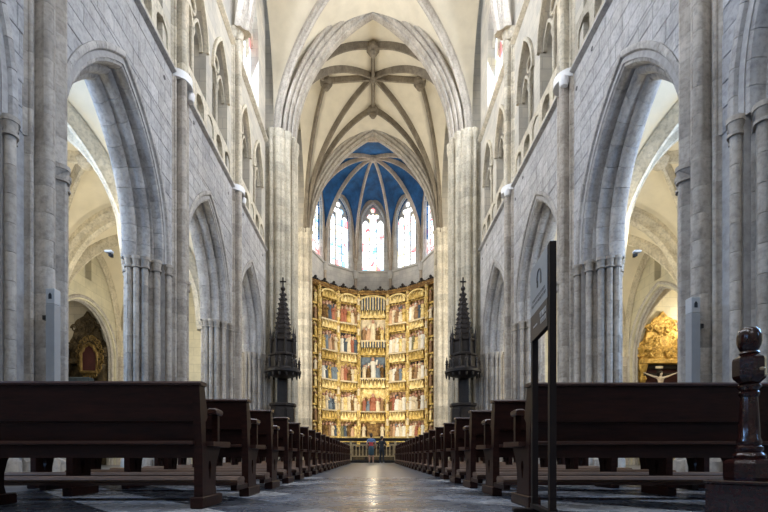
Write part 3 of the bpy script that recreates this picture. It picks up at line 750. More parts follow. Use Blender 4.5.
# ------------------------------------------------------------------ pews
def pew_parts(g, PL):
    """g = +1: the pew runs to +x from its aisle end, g = -1: to -x. List of (name, mesh, material, parent index)"""
    def X(a, b): return (min(g*a, g*b), max(g*a, g*b))
    P = []
    drop = [(0.15+0.032*math.sin(2*PI*k/14)*(1 if math.cos(2*PI*k/14) < 0 else 0.55), 0.29-0.075*math.cos(2*PI*k/14)) for k in range(14)]
    low = [(0.0, 0.08), (0.30, 0.08), (0.275, 0.16), (0.28, 0.26), (0.31, 0.36), (0.37, 0.44), (0.41, 0.485), (-0.005, 0.485)]
    upper = [(-0.005, 0.485), (0.075, 0.485), (0.07, 0.66), (0.11, 0.70), (0.10, 0.76), (0.055, 0.90), (0.045, 0.935), (-0.055, 0.935), (-0.03, 0.70)]
    for e0 in ((0.0, 1.74, PL-0.065) if PL > 2.5 else (0.0, PL-0.065)):
        x0, x1 = X(e0, e0+0.065)
        e = len(P)
        P.append(('end_panel', prism_holes(low, [drop], x0, x1), 'pew', None))
        P.append(('back_post', prism_holes(upper, [], x0+0.004, x1-0.004), 'pew', e))
        bx0, bx1 = X(e0-0.015, e0+0.08)
        P.append(('base_block', MB().cbox(bx0, bx1, -0.035, 0.39, 0, 0.09, 0.008).mesh('base_block'), 'pew', None))
        if e0 == 1.74: continue
        ax0, ax1 = X(e0-0.008, e0+0.07)
        a = len(P)
        P.append(('armrest', MB().rings([[(ax0+0.006, y, z0), (ax1-0.006, y, z0), (ax1, y, z0+0.012), (ax1, y, z1-0.01), (ax1-0.015, y, z1), (ax0+0.015, y, z1), (ax0, y, z1-0.01), (ax0, y, z0+0.012)]
                   for y, z0, z1 in ((0.275, 0.756, 0.785), (0.29, 0.745, 0.795), (0.42, 0.742, 0.792), (0.435, 0.752, 0.782))]).mesh('armrest'), 'pewtop', None))
        px0, px1 = X(e0+0.008, e0+0.055)
        P.append(('armrest_post', MB().cbox(px0, px1, 0.345, 0.395, 0.515, 0.752, 0.006).mesh('armrest_post'), 'pew', a))
    sx0, sx1 = X(-0.055, PL+0.055)
    P.append(('seat', MB().rings([[(x, 0.075, 0.478), (x, 0.47, 0.473), (x, 0.487, 0.485), (x, 0.478, 0.496), (x, 0.487, 0.508), (x, 0.47, 0.522), (x, 0.075, 0.514)] for x in (sx0, sx1)]).mesh('seat'), 'pewtop', None))
    ix0, ix1 = X(0.06, PL-0.06)
    P.append(('seat_apron', MB().box(ix0, ix1, 0.035, 0.06, 0.385, 0.488).mesh('seat_apron'), 'pew', None))
    P.append(('front_apron', MB().box(ix0, ix1, 0.36, 0.385, 0.41, 0.485).mesh('front_apron'), 'pew', None))
    P.append(('back_panel', MB().rings([[(x, -0.022, 0.665), (x, 0.005, 0.665), (x, -0.02, 0.932), (x, -0.047, 0.932)] for x in (ix0, ix1)]).mesh('back_panel'), 'pew', None))
    P.append(('gap_filler_panel', MB().rings([[(x, 0.045, 0.485), (x, 0.065, 0.485), (x, 0.04, 0.668), (x, 0.022, 0.668)] for x in (ix0, ix1)]).mesh('gap_filler_panel'), 'pew', None))  # added panel, closes the open gap so it stays dark
    P.append(('seat_rail', MB().cbox(ix0, ix1, -0.03, 0.035, 0.487, 0.515, 0.006).mesh('seat_rail'), 'pewtop', None))
    P.append(('back_rail', MB().cbox(ix0, ix1, -0.012, 0.02, 0.655, 0.70, 0.006).mesh('back_rail'), 'pew', None))
    tx0, tx1 = X(-0.012, PL+0.012)
    P.append(('top_rail', MB().rings([[(x, -0.07, 0.932), (x, -0.075, 0.945), (x, -0.066, 0.958), (x, 0.045, 0.962), (x, 0.055, 0.948), (x, 0.05, 0.932)] for x in (tx0, tx1)]).mesh('top_rail'), 'pewtop', None))
    return P
def kneeler_parts(g, PL):
    def X(a, b): return (min(g*a, g*b), max(g*a, g*b))
    x0, x1 = X(-0.02, PL+0.0)
    P = [('kneeler_board', MB().cbox(x0, x1, -0.42, -0.20, 0.135, 0.165, 0.006).mesh('kneeler_board'), 'pewtop', None),
         ('kneeler_pad', MB().rings([[(x, -0.42, 0.165), (x, -0.425, 0.185), (x, -0.405, 0.208), (x, -0.31, 0.215), (x, -0.215, 0.208), (x, -0.195, 0.185), (x, -0.20, 0.165)] for x in (x0, x1)]).mesh('kneeler_pad', True), 'kneel', 0)]
    for e in ((0.005, 1.745, PL-0.06) if PL > 2.5 else (0.005, PL-0.06)):
        a, b = X(e, e+0.055)
        P.append(('kneeler_bracket', MB().cbox(a, b, -0.36, 0.02, 0.085, 0.135, 0.005).mesh('kneeler_bracket'), 'pew', None))
    return P
def stamp(root, P, base=0):
    obs = []
    for nm, me, mat, par in P:
        obs.append(mk(nm, me, mat, root if par is None else obs[par]))
    return obs
ORD = ['first', 'second', 'third', 'fourth', 'fifth', 'sixth', 'seventh', 'eighth', 'ninth', 'tenth', 'eleventh', 'twelfth', 'thirteenth', 'fourteenth',
       'fifteenth', 'sixteenth', 'seventeenth', 'eighteenth', 'nineteenth', 'twentieth', 'twenty-first']
for g in (-1, 1):
    LONG = (pew_parts(g, 2.95), kneeler_parts(g, 2.95)); SHORT = (pew_parts(g, 1.85), kneeler_parts(g, 1.85))
    for r in range(21):
        yy = (3.36 if g < 0 else 3.42)+1.02*r; xx = 1.235 if g < 0 else 1.205
        if r == 0 and g < 0: xx = 1.295
        lab = ('dark wooden pew, %s row from the sign stand toward the altar, ' % ORD[r])+('beside the sign stand' if g > 0 else 'across the aisle')
        if r == 0: lab = 'dark wooden pew without kneeler '+('between the sign stand and the turned newel post' if g > 0 else 'in the last row, across the aisle from the sign stand')
        root = thing('pew', lab, 'pew', (g*xx, yy, 0), 0, 'pews along the central aisle')
        PP, KP = LONG if r < 15 else SHORT
        stamp(root, PP)
        if r > 0: stamp(root, KP)

# ------------------------------------------------------------------ sign stand
t = thing('sign_stand', 'dark metal stand with a grey and brown audio guide sign beside the aisle', 'sign', (1.125, 2.93, 0), math.atan2(0.40, 0.045))
# local x runs along the panel (camera end is -x), local +y faces the aisle
for x in (-0.215, 0.215):
    MB().cbox(x-0.02, x+0.02, -0.02, 0.02, 0.05, 1.715, 0.003).build('post', 'signpost', t)
MB().cbox(-0.26, 0.26, -0.02, 0.02, 0.03, 0.062, 0.003).build('bottom_bar', 'signpost', t)
for x in (-0.215, 0.215): MB().cbox(x-0.03, x+0.03, -0.15, 0.15, 0, 0.03, 0.006).build('foot', 'signpost', t)
pn = MB().cbox(-0.195, 0.235, -0.012, 0.022, 1.21, 1.71, 0.002).build('panel', 'signpost', t)
pg = MB().box(-0.195, 0.235, 0.022, 0.0235, 1.385, 1.71).build('grey_field', 'signgrey', pn)
pd = MB().box(-0.195, 0.235, 0.022, 0.0235, 1.21, 1.385).build('brown_field', 'signdark', pn)
ic = MB(); cx, cz = -0.005, 1.585
ic.tube([(cx+0.048*math.cos(q*PI/10), 0.0245, cz+0.052*math.sin(q*PI/10)) for q in range(11)], 0.005, 6)
for q in (-1, 1): ic.tube([(cx+q*0.048, 0.0245, cz+0.01), (cx+q*0.048, 0.0245, cz-0.02)], 0.005, 6); ic.cbox(cx+q*0.042-0.011, cx+q*0.042+0.011, 0.0235, 0.027, cz-0.055, cz-0.012, 0.002)
ic.build('headphone_icon', 'signdark', pn)
def scribble(name, mat, rows):
    m = MB(); rr = random.Random(3)
    for xa, xb, z, h in rows:
        x = xa
        while x < xb:
            wd = rr.uniform(0.35, 0.75)*h
            m.box(x, min(x+wd*0.35, xb), 0.0235, 0.0245, z, z+h); m.box(x, min(x+wd, xb), 0.0235, 0.0245, z+h*rr.choice((0, 0.42, 0.8)), z+h*rr.choice((0.18, 0.6, 1.0)) if False else z+h*0.98*rr.uniform(0.82, 1))if rr.random() < 0.4 else m.box(x, min(x+wd, xb), 0.0235, 0.0245, z+h*0.8, z+h)
            x += wd+h*0.3
    m.build(name, mat, pn)
scribble('dark_lettering', 'signdark', [(-0.14, 0.18, 1.462, 0.02), (-0.16, 0.20, 1.43, 0.02)])
scribble('white_lettering', 'signwhite', [(-0.16, -0.02, 1.312, 0.032), (-0.16, -0.04, 1.265, 0.032), (0.05, 0.15, 1.288, 0.010)])

# ------------------------------------------------------------------ turned newel post on its box plinth
t = thing('newel_post', 'glossy dark turned wooden newel post with ball top on a box plinth', 'post', (2.315, 2.72, 0), math.radians(40))
MB().cbox(-0.18, 0.18, -0.18, 0.18, 0, 0.235, 0.01).build('plinth_box', 'newel', t)
MB().cbox(-0.19, 0.19, -0.19, 0.19, 0.232, 0.252, 0.006).build('plinth_lid', 'newel', t)
MB().lathe([(0.126, 0.252), (0.1302, 0.27), (0.1302, 0.355), (0.1176, 0.375), (0.084, 0.385)], n=8).build('foot_block', 'newel', t)
MB().lathe([(0.07728, 0.385), (0.084, 0.40), (0.07728, 0.415), (0.06048, 0.425), (0.06888, 0.44), (0.06888, 0.455), (0.05712, 0.465), (0.063, 0.48), (0.063, 0.495), (0.05544, 0.51), (0.05208, 0.6), (0.0462, 0.72), (0.042, 0.76),
            (0.05208, 0.775), (0.05208, 0.79), (0.042, 0.80), (0.0588, 0.82), (0.0588, 0.835), (0.0462, 0.845)], n=24).build('shaft', 'newel', t, smooth=True)
bk = MB().lathe([(0.0504, 0.845), (0.0798, 0.875), (0.084, 0.89), (0.084, 0.985), (0.0798, 1.0), (0.0504, 1.02)], n=8).build('octagon_block', 'newel', t)
MB().lathe([(0.001, -0.012), (0.012, -0.01), (0.01512, 0.0), (0.01008, 0.006), (0.00084, 0.008)], -0.045, -0.068, 10, 0.925).build('brass_stud', 'brass', bk)
MB().lathe([(0.042, 1.02), (0.05208, 1.03), (0.042, 1.045), (0.04872, 1.055), (0.05712, 1.075), (0.06216, 1.10), (0.06216, 1.135), (0.05544, 1.165), (0.0378, 1.185), (0.0168, 1.194), (0.00168, 1.196)], n=24).build('ball_top', 'newel', t, smooth=True)

# ------------------------------------------------------------------ column loudspeakers on the first piers
for s, lb, zt in ((-1, 'tall slim grey column loudspeaker on the pier across from the sign stand', 2.74), (1, 'tall slim grey column loudspeaker on the pier behind the newel post', 2.62)):
    t = thing('column_speaker', lb, 'loudspeaker', (s*4.50, 6.22, 0), 0, 'column loudspeakers on the piers')
    MB().cbox(-0.06, 0.06, -0.06, 0.06, 0.9, zt-0.22, 0.008).build('cabinet', 'spk', t)
    cp = MB().cbox(-0.06, 0.06, -0.06, 0.06, zt-0.22, zt, 0.008).build('top_cap', 'spkcap', t)
    MB().prism([(-0.022, zt-0.15), (0.022, zt-0.15), (0.022, zt-0.09), (0.0, zt-0.06), (-0.022, zt-0.09)], -0.064, -0.059).build('maker_mark', 'black', cp)
    for z in (1.2, zt-0.4):
        MB().box(min(s*0.04, s*0.20), max(s*0.04, s*0.20), 0.06, 0.13, z, z+0.06).build('wall_bracket', 'black', t)

# ------------------------------------------------------------------ white uplighters at the string course
def uplighter(s, y, lb):
    t = thing('uplighter', lb, 'lamp', (s*4.93, y, ZT-0.10), 0 if s < 0 else PI, 'white uplighters on the wall shafts')
    n = 14
    def arc(r): return [(r*math.cos(-PI/2+PI*k/n), r*math.sin(-PI/2+PI*k/n)) for k in range(n+1)]
    o, i = arc(0.34), arc(0.27)
    ring = o+list(reversed(i))
    MB().rings([[(x, y_, 0) for x, y_ in ring], [(x, y_, 0.20) for x, y_ in ring]]).build('trough', 'white', t, smooth=True)
    MB().rings([[(x, y_, 0.01) for x, y_ in arc(0.335)], [(x, y_, 0.03) for x, y_ in arc(0.335)]]).build('trough_floor', 'white', t)
    MB().lathe([(0.03, -0.22), (0.09, -0.2), (0.12, -0.1), (0.12, 0.0)], 0.20, 0.24, 12).build('floodlight', 'white', t, smooth=True)
    spot('uplighter_light', (s*4.15, y, ZT+0.30), (s*0.6, y+0.3, 22), 400, WARM, 95, 1.0, 0.2)
for s in (-1, 1):
    for b, nm in ((4, 'on the pier between the tallest arches'), (5, 'on the pier next before the pulpit')):
        uplighter(s, PY[b]+0.14, 'white curved uplighter '+nm+(', sign stand side' if s > 0 else ', across from the sign stand'))

# ------------------------------------------------------------------ pulpits with spired testers
def pulpit(s, lb):
    t = thing('pulpit', lb, 'pulpit', (s*3.98, 19.55, 0), 0, 'carved pulpits on the crossing piers')
    O = 'oak'
    MB().lathe([(0.30, 0), (0.30, 0.12), (0.14, 0.3), (0.12, 1.2), (0.20, 1.35), (0.48, 1.6)], n=8).build('stem', O, t)
    bd = MB().lathe([(0.50, 1.6), (0.58, 1.66), (0.54, 1.72), (0.54, 2.55), (0.60, 2.6), (0.60, 2.7), (0.52, 2.72)], n=8).build('body', O, t)
    for k in range(8):
        a = 2*PI*k/8
        pm = MB().cbox(-0.15, 0.15, -0.02, 0.02, 1.8, 2.48, 0.015).build('carved_panel', O, bd, (0.505*math.cos(a), 0.505*math.sin(a), 0), a+PI/2)
    MB().cbox(-0.36, 0.10, 0.45, 0.62, 2.5, 4.1, 0.02).build('back_board', O, t, rz=0) if s < 0 else MB().cbox(-0.10, 0.36, 0.45, 0.62, 2.5, 4.1, 0.02).build('back_board', O, t)
    te = MB().lathe([(0.1, 3.86), (0.45, 3.90), (0.70, 4.0), (0.80, 4.06), (0.80, 4.16), (0.74, 4.2), (0.70, 4.26)], n=16).build('tester', O, t, smooth=True)
    for k in range(16):
        a = 2*PI*k/16
        MB().lathe([(0.012, 3.84), (0.04, 3.9), (0.05, 4.0)], 0.74*math.cos(a), 0.74*math.sin(a), 6).build('pendant', O, te)
    g1 = MB().lathe([(0.62, 4.2), (0.64, 4.26), (0.56, 4.3), (0.55, 4.75), (0.62, 4.8), (0.62, 4.86), (0.48, 4.92)], n=8).build('gallery', O, t)
    for k in range(8):
        a = 2*PI*k/8
        MB().lathe([(0.055, 4.2), (0.055, 4.42), (0.075, 4.45), (0.05, 4.5), (0.065, 4.56), (0.02, 4.66), (0.03, 4.7), (0.004, 4.78)], 0.72*math.cos(a), 0.72*math.sin(a), 6).build('finial', O, g1)
        MB().lathe([(0.05, 4.26), (0.07, 4.4), (0.065, 4.55), (0.03, 4.62), (0.045, 4.68), (0.01, 4.74)], 0.58*math.cos(a+PI/8), 0.58*math.sin(a+PI/8), 6).build('figurine', O, g1)
    g2 = MB().lathe([(0.50, 4.86), (0.48, 4.95), (0.47, 5.4), (0.54, 5.46), (0.54, 5.52), (0.36, 5.58)], n=8).build('upper_gallery', O, t)
    for k in range(8):
        a = 2*PI*k/8+PI/8
        MB().lathe([(0.05, 4.86), (0.05, 5.5), (0.08, 5.53), (0.05, 5.58), (0.06, 5.72), (0.03, 5.8), (0.004, 6.1)], 0.54*math.cos(a), 0.54*math.sin(a), 6).build('pinnacle', O, g2)
    sp_ = MB().lathe([(0.36, 5.55), (0.32, 6.0), (0.23, 6.6), (0.14, 7.2), (0.07, 7.6), (0.04, 7.72)], n=8).build('spire', O, t)
    for j in range(9):
        z = 5.75+j*0.215; r = 0.35-0.032*j
        m = MB()
        for k in range(8):
            a = 2*PI*k/8+PI/8
            m.add([(r*math.cos(a-0.16), r*math.sin(a-0.16), z), (r*math.cos(a+0.16), r*math.sin(a+0.16), z), ((r+0.09)*math.cos(a), (r+0.09)*math.sin(a), z+0.07), (r*0.95*math.cos(a), r*0.95*math.sin(a), z+0.13)],
                  [(0, 1, 2), (1, 3, 2), (3, 0, 2), (0, 3, 1)])
        m.lathe([(r, z-0.03), (r+0.03, z+0.02), (r*0.9, z+0.06)], n=8)
        m.build('crocket_ring', O, sp_)
    MB().lathe([(0.03, 7.68), (0.09, 7.74), (0.11, 7.8), (0.07, 7.88), (0.03, 7.92)], n=8).build('spire_knop', O, sp_)
    cr = MB(); cr.cbox(-0.03, 0.03, -0.025, 0.025, 7.9, 8.3, 0.006); cr.cbox(-0.14, 0.14, -0.025, 0.025, 8.08, 8.14, 0.006)
    cr.build('cross', O, t)
pulpit(-1, 'dark carved oak pulpit with spired tester, on the pier across from the sign stand')
pulpit(1, 'dark carved oak pulpit with spired tester, on the pier of the sign stand side')

# ------------------------------------------------------------------ statuary figures (robe material is set per copy)
def figure_mesh(kind):
    m = MB()
    if kind == 2:   # kneeling or seated
        prof = [(0.20, 0), (0.22, 0.1), (0.19, 0.3), (0.13, 0.45), (0.155, 0.60), (0.13, 0.68), (0.05, 0.71)]; hz = 0.80
    else:
        prof = [(0.17, 0), (0.165, 0.08), (0.14, 0.4), (0.115, 0.58), (0.15, 0.76), (0.135, 0.83), (0.05, 0.86)]; hz = 0.95
    m.lathe(prof, n=9)
    sh = prof[-3][1]
    if kind == 1:
        m.tube([(-0.12, -0.02, sh), (-0.22, -0.08, sh-0.16), (-0.16, -0.16, sh-0.02)], 0.045, 6); m.tube([(0.12, -0.02, sh), (0.20, -0.1, sh-0.10), (0.24, -0.14, sh+0.14)], 0.045, 6)
    else:
        m.tube([(-0.12, -0.02, sh), (-0.18, -0.06, sh-0.2), (-0.03, -0.15, sh-0.22)], 0.045, 6); m.tube([(0.12, -0.02, sh), (0.18, -0.06, sh-0.2), (0.03, -0.15, sh-0.18)], 0.045, 6)
    nb = len(m.f)
    m.ball((0, -0.02, hz), 0.085, 8, 1.2, 6)
    me = m.mesh('figure', True)
    me.materials.append(M['c_cream']); me.materials.append(M['skin'])
    for p in me.polygons[nb:]: p.material_index = 1
    return me
FIG = [figure_mesh(k) for k in range(3)]
def figure(parent, k, loc, sc_, mat, name='figure', rz=0.0):
    o = bpy.data.objects.new(name, FIG[k]); C.objects.link(o)
    o.material_slots[0].link = 'OBJECT'; o.material_slots[0].material = M[mat]
    o.parent = parent; o.location = loc; o.scale = (sc_*1.05, sc_*0.9, sc_); o.rotation_euler = (0, 0, rz); return o

# ------------------------------------------------------------------ the great gilded retable
RT = thing('great_retable', 'towering gilded carved retable filling the curved apse wall', 'retable', (0, 0, 0))
rpt = [(-4.62, 32.85), (-4.02, 33.4), (-2.72, 34.6), (-1.16, 35.4)]; rpt = rpt+[(-x, y) for x, y in reversed(rpt)]
ROWS = [(1.95, 3.15), (4.0, 5.5), (6.35, 7.75), (8.6, 10.15), (10.93, 12.45)]
CROWS = [(1.95, 3.1), (4.0, 5.75), (6.65, 8.35), (9.65, 11.35)]
ZTOP = 13.25
rr = random.Random(11)
ROBES = ['c_cream', 'c_cream', 'c_red', 'c_blue', 'c_brown', 'c_green', 'c_pink', 'goldb', 'c_white', 'c_night', 'gold', 'goldb', 'c_cream', 'gold', 'goldd', 'c_white', 'c_cream', 'goldb', 'c_brown', 'goldd']
def canopy(hw, z0, z1, n):
    m = MB(); wd = 2*hw/n
    for k in range(n):
        x = -hw+wd*(k+0.5)
        m.rings([[(x-wd*0.46, y, z0+0.10), (x+wd*0.46, y, z0+0.10), (x+wd*0.40, y, z0+0.26), (x, y, z1-0.02), (x-wd*0.40, y, z0+0.26)] for y in (-0.09, 0.04)])
        m.lathe([(0.012, z0-0.06), (0.035, z0+0.0), (0.03, z0+0.12)], x-wd*0.5, -0.06, 5)
        m.lathe([(0.03, z0+0.1), (0.03, z1-0.16), (0.045, z1-0.12), (0.005, z1+0.06)], x-wd*0.5, -0.07, 5)
    return m
for i in range(7):
    A, B = Vector(rpt[i]), Vector(rpt[i+1]); d = B-A; ln = d.length; mid = (A+B)/2; ang = math.atan2(d.y, d.x); hw = ln/2
    L_ = (mid.x, mid.y, 0)
    kw = dict(loc=L_, rz=ang)
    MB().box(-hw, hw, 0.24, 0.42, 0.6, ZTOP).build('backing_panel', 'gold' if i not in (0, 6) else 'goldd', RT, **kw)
    MB().box(-hw, hw, -0.05, 0.42, 0.0, 1.5).build('plinth', 'oak', RT, **kw)
    # cornice and cresting
    MB().rings([[(x, -0.12, ZTOP), (x, -0.22, ZTOP+0.12), (x, -0.10, ZTOP+0.2), (x, -0.16, ZTOP+0.34), (x, 0.4, ZTOP+0.34), (x, 0.4, ZTOP)] for x in (-hw, hw)]).build('cornice', 'goldd', RT, **kw)
    nf = 2 if 0 < i < 6 else 1
    for k in range(nf):
        x = -hw+2*hw*(k+0.5)/nf
        m = MB()
        for dx, dz, r in ((0, 0.26, 0.12), (-0.17, 0.10, 0.10), (0.17, 0.10, 0.10), (0, 0.10, 0.12), (-0.34, 0.05, 0.07), (0.34, 0.05, 0.07)): m.ball((x+dx, -0.02, ZTOP+0.36+dz), r, 6, 1.0, 4)
        m.build('cresting_fleuron', 'oak', RT, **kw)
    if i in (0, 6):
        sgn = 1
        for j in range(9):
            z = 1.7+j*1.27
            MB().cbox(-hw*0.62, hw*0.62, 0.0, 0.24, z, z+0.14, 0.02).build('frame_ledge', 'gold', RT, **kw)
            MB().lathe([(0.05, z+0.95), (0.2, z+1.0), (0.12, z+1.12), (0.02, z+1.26)], 0, 0.12, 6).build('frame_canopy', 'goldb', RT, **kw)
            figure(RT, rr.choice((0, 1)), Vector(L_)+Vector((0, 0, z+0.14)), 0.82, rr.choice(('goldb', 'c_brown', 'c_cream', 'gold')), 'statuette', ang)
        for x in (-hw+0.06, hw-0.06):
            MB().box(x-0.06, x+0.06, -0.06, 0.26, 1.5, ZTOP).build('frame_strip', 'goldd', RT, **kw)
        continue
    rows = CROWS if i == 3 else ROWS
    iw = hw-0.17
    for k, (z0, z1) in enumerate(rows):
        ztop = rows[k+1][0]-0.1 if k+1 < len(rows) else ZTOP-0.15
        fr = MB()
        fr.box(-iw-0.05, -iw, -0.03, 0.25, z0, z1); fr.box(iw, iw+0.05, -0.03, 0.25, z0, z1)
        scn = fr.build('scene_frame', 'goldb', RT, **kw)
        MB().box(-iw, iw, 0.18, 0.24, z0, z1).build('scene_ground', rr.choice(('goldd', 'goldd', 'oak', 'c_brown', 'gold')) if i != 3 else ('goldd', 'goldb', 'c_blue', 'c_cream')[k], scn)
        MB().rings([[(x, -0.10, z0-0.10), (x, -0.14, z0-0.03), (x, -0.10, z0), (x, 0.25, z0), (x, 0.25, z0-0.10)] for x in (-iw-0.06, iw+0.06)]).build('ledge', 'c_cream' if k > 0 else 'goldb', scn)
        MB().box(-iw, iw, 0.04, 0.24, z1+0.10, min(ztop, z1+0.75)).build('canopy_ground', 'goldd', scn)  # dark gilding paints in the recess shade behind the gablets
        canopy(iw, z1, min(ztop, z1+0.75), 5 if i != 3 else 6).build('canopy', 'gold' if (k+i) % 2 else 'goldb', scn)
        if i == 3 and ztop-z1 > 0.8:
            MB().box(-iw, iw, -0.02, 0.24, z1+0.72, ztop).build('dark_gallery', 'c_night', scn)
            for q in range(9): MB().lathe([(0.05, z1+0.75), (0.05, ztop-0.08), (0.09, ztop)], -iw+2*iw*(q+0.5)/9, -0.04, 6).build('gallery_shaft', 'goldb' if q % 2 else 'c_cream', scn)
        if i == 3 and k == 0:      # tabernacle
            MB().cbox(-0.45, 0.45, -0.12, 0.2, z0, z1-0.1, 0.03).build('tabernacle', 'goldd', scn)
            MB().lathe([(0.25, z1-0.15), (0.3, z1-0.05), (0.12, z1+0.15), (0.02, z1+0.35)], 0, 0, 8).build('tabernacle_dome', 'goldb', scn)
            for x in (-0.75, 0.75): figure(scn, 0, (x, 0.02, z0), 0.95, 'c_cream')
            continue
        H = z1-z0
        if i == 3:
            lay = [(-0.7, 0, .8), (-0.35, 2, .9), (0.0, 2 if k == 1 else 1, 1.25), (0.36, 2, .9), (0.72, 0, .8), (-0.55, 0, .55), (0.52, 0, .55)]
        else:
            lay = [(-iw*0.78, 0, 0.98), (-iw*0.42, rr.choice((0, 1)), 1.02), (0.0, rr.choice((1, 2)), 1.08), (iw*0.42, rr.choice((0, 2)), 0.98), (iw*0.8, 0, 1.0), (-iw*0.22, 0, 0.9), (iw*0.25, 1, 0.9)]
        for q, (x, kd, s_) in enumerate(lay):
            bkr = q >= 5
            mat = rr.choice(ROBES)
            if i == 3 and q == 2: mat = ('c_cream', 'c_red', 'c_white', 'c_cream')[k]
            figure(scn, kd, (x, 0.10 if bkr else 0.0, z0+(0.32*H if bkr else 0)), s_*min(1.25, H*0.80)*(0.85 if bkr else 1), mat, rz=rr.uniform(-0.5, 0.5))
    # curved heads of the top row
    MB().sweep([(-iw-0.06+(2*iw+0.12)*q/12, -0.06, ZTOP-0.40+0.34*math.sin(PI*q/12)**0.5) for q in range(13)], [(-0.06, -0.05), (0.06, -0.05), (0.06, 0.06), (-0.06, 0.06)], side=(0, 1, 0)).build('arched_head', 'goldb', RT, **kw)
# pilasters with stacked statuettes between the columns
for i in range(1, 7):
    x, y = rpt[i]; a = math.atan2(y-29.0, x)-PI/2
    p = MB().cbox(-0.13, 0.13, 0.0, 0.35, 0.6, ZTOP, 0.01)
    for j in range(10): p.cbox(-0.17, 0.17, -0.06, 0.35, 1.5+j*1.2, 1.62+j*1.2, 0.02)
    pl_ = p.build('pilaster', 'gold', RT, (x, y-0.12, 0), a)
    for j in range(10):
        figure(pl_, 0, (0, -0.03, 1.62+j*1.2), 0.62, rr.choice(('goldb', 'gold', 'c_cream')), 'statuette')
        MB().lathe([(0.03, 0), (0.13, 0.08), (0.07, 0.22), (0.01, 0.42)], 0, -0.03, 6, 2.28+j*1.2).build('canopy', 'goldb', pl_)
for s in (-1, 1):
    for z in (1.2, 5.5, 10.0):
        spot('retable_fill_spot', (s*3.3, 31.2, z), (-s*0.8, 35.3, z+2.6), 410, (1.0, 0.89, 0.66), 110, 0.9, 0.25)  # added spots without fixtures, hidden by the responds, brighten the retable
point('sanctuary_fill_light', (0, 33.2, 3.4), 90, (1.0, 0.86, 0.6), 0.3)  # added fill before the retable, no lamp stands here
spot('apse_vault_light', (0, 34.9, 14.2), (0, 33.0, 22), 260, (0.9, 0.95, 1.0), 130, 0.9, 0.3)

# ------------------------------------------------------------------ altar rail and high altar
t = thing('altar_rail', 'dark iron and brass altar rail closing the end of the aisle', 'railing', (0, 26.2, 0))
MB().cbox(-3.6, 3.6, -0.09, 0.09, 1.28, 1.46, 0.02).build('top_rail', 'iron', t)
MB().cbox(-3.6, 3.6, -0.05, 0.05, 1.02, 1.08, 0.01).build('middle_rail', 'brass', t)
MB().cbox(-3.6, 3.6, -0.05, 0.05, 0.36, 0.42, 0.01).build('lower_rail', 'brass', t)
MB().cbox(-3.6, 3.6, -0.12, 0.12, 0.0, 0.14, 0.02).build('kerb', 'iron', t)
for x in (-3.5, -2.3, -1.32, 1.32, 2.3, 3.5): MB().cbox(x-0.06, x+0.06, -0.06, 0.06, 0.14, 1.44, 0.01).build('post', 'brass', t)
bm_ = MB().lathe([(0.03, 0.42), (0.045, 0.48), (0.025, 0.56), (0.035, 0.72), (0.025, 0.9), (0.045, 0.97), (0.03, 1.02)], n=8).mesh('baluster', True)
for k in range(-17, 18):
    if min(abs(k*0.2-x) for x in (-3.5, -2.3, -1.32, 1.32, 2.3, 3.5)) > 0.07: mk('baluster', bm_, 'brass', t, (k*0.2, 0, 0))
t = thing('high_altar', 'low gilded high altar table before the great retable', 'altar', (0, 31.4, 0))
MB().cbox(-1.5, 1.5, -0.45, 0.45, 0, 0.95, 0.03).build('altar_block', 'oak', t)
MB().cbox(-1.6, 1.6, -0.52, 0.5, 0.95, 1.05, 0.02).build('altar_top', 'oak', t)
for x in (-1.0, 0.0, 1.0): MB().cbox(x-0.42, x+0.42, -0.48, -0.44, 0.12, 0.85, 0.02).build('front_panel', 'olddark', t)

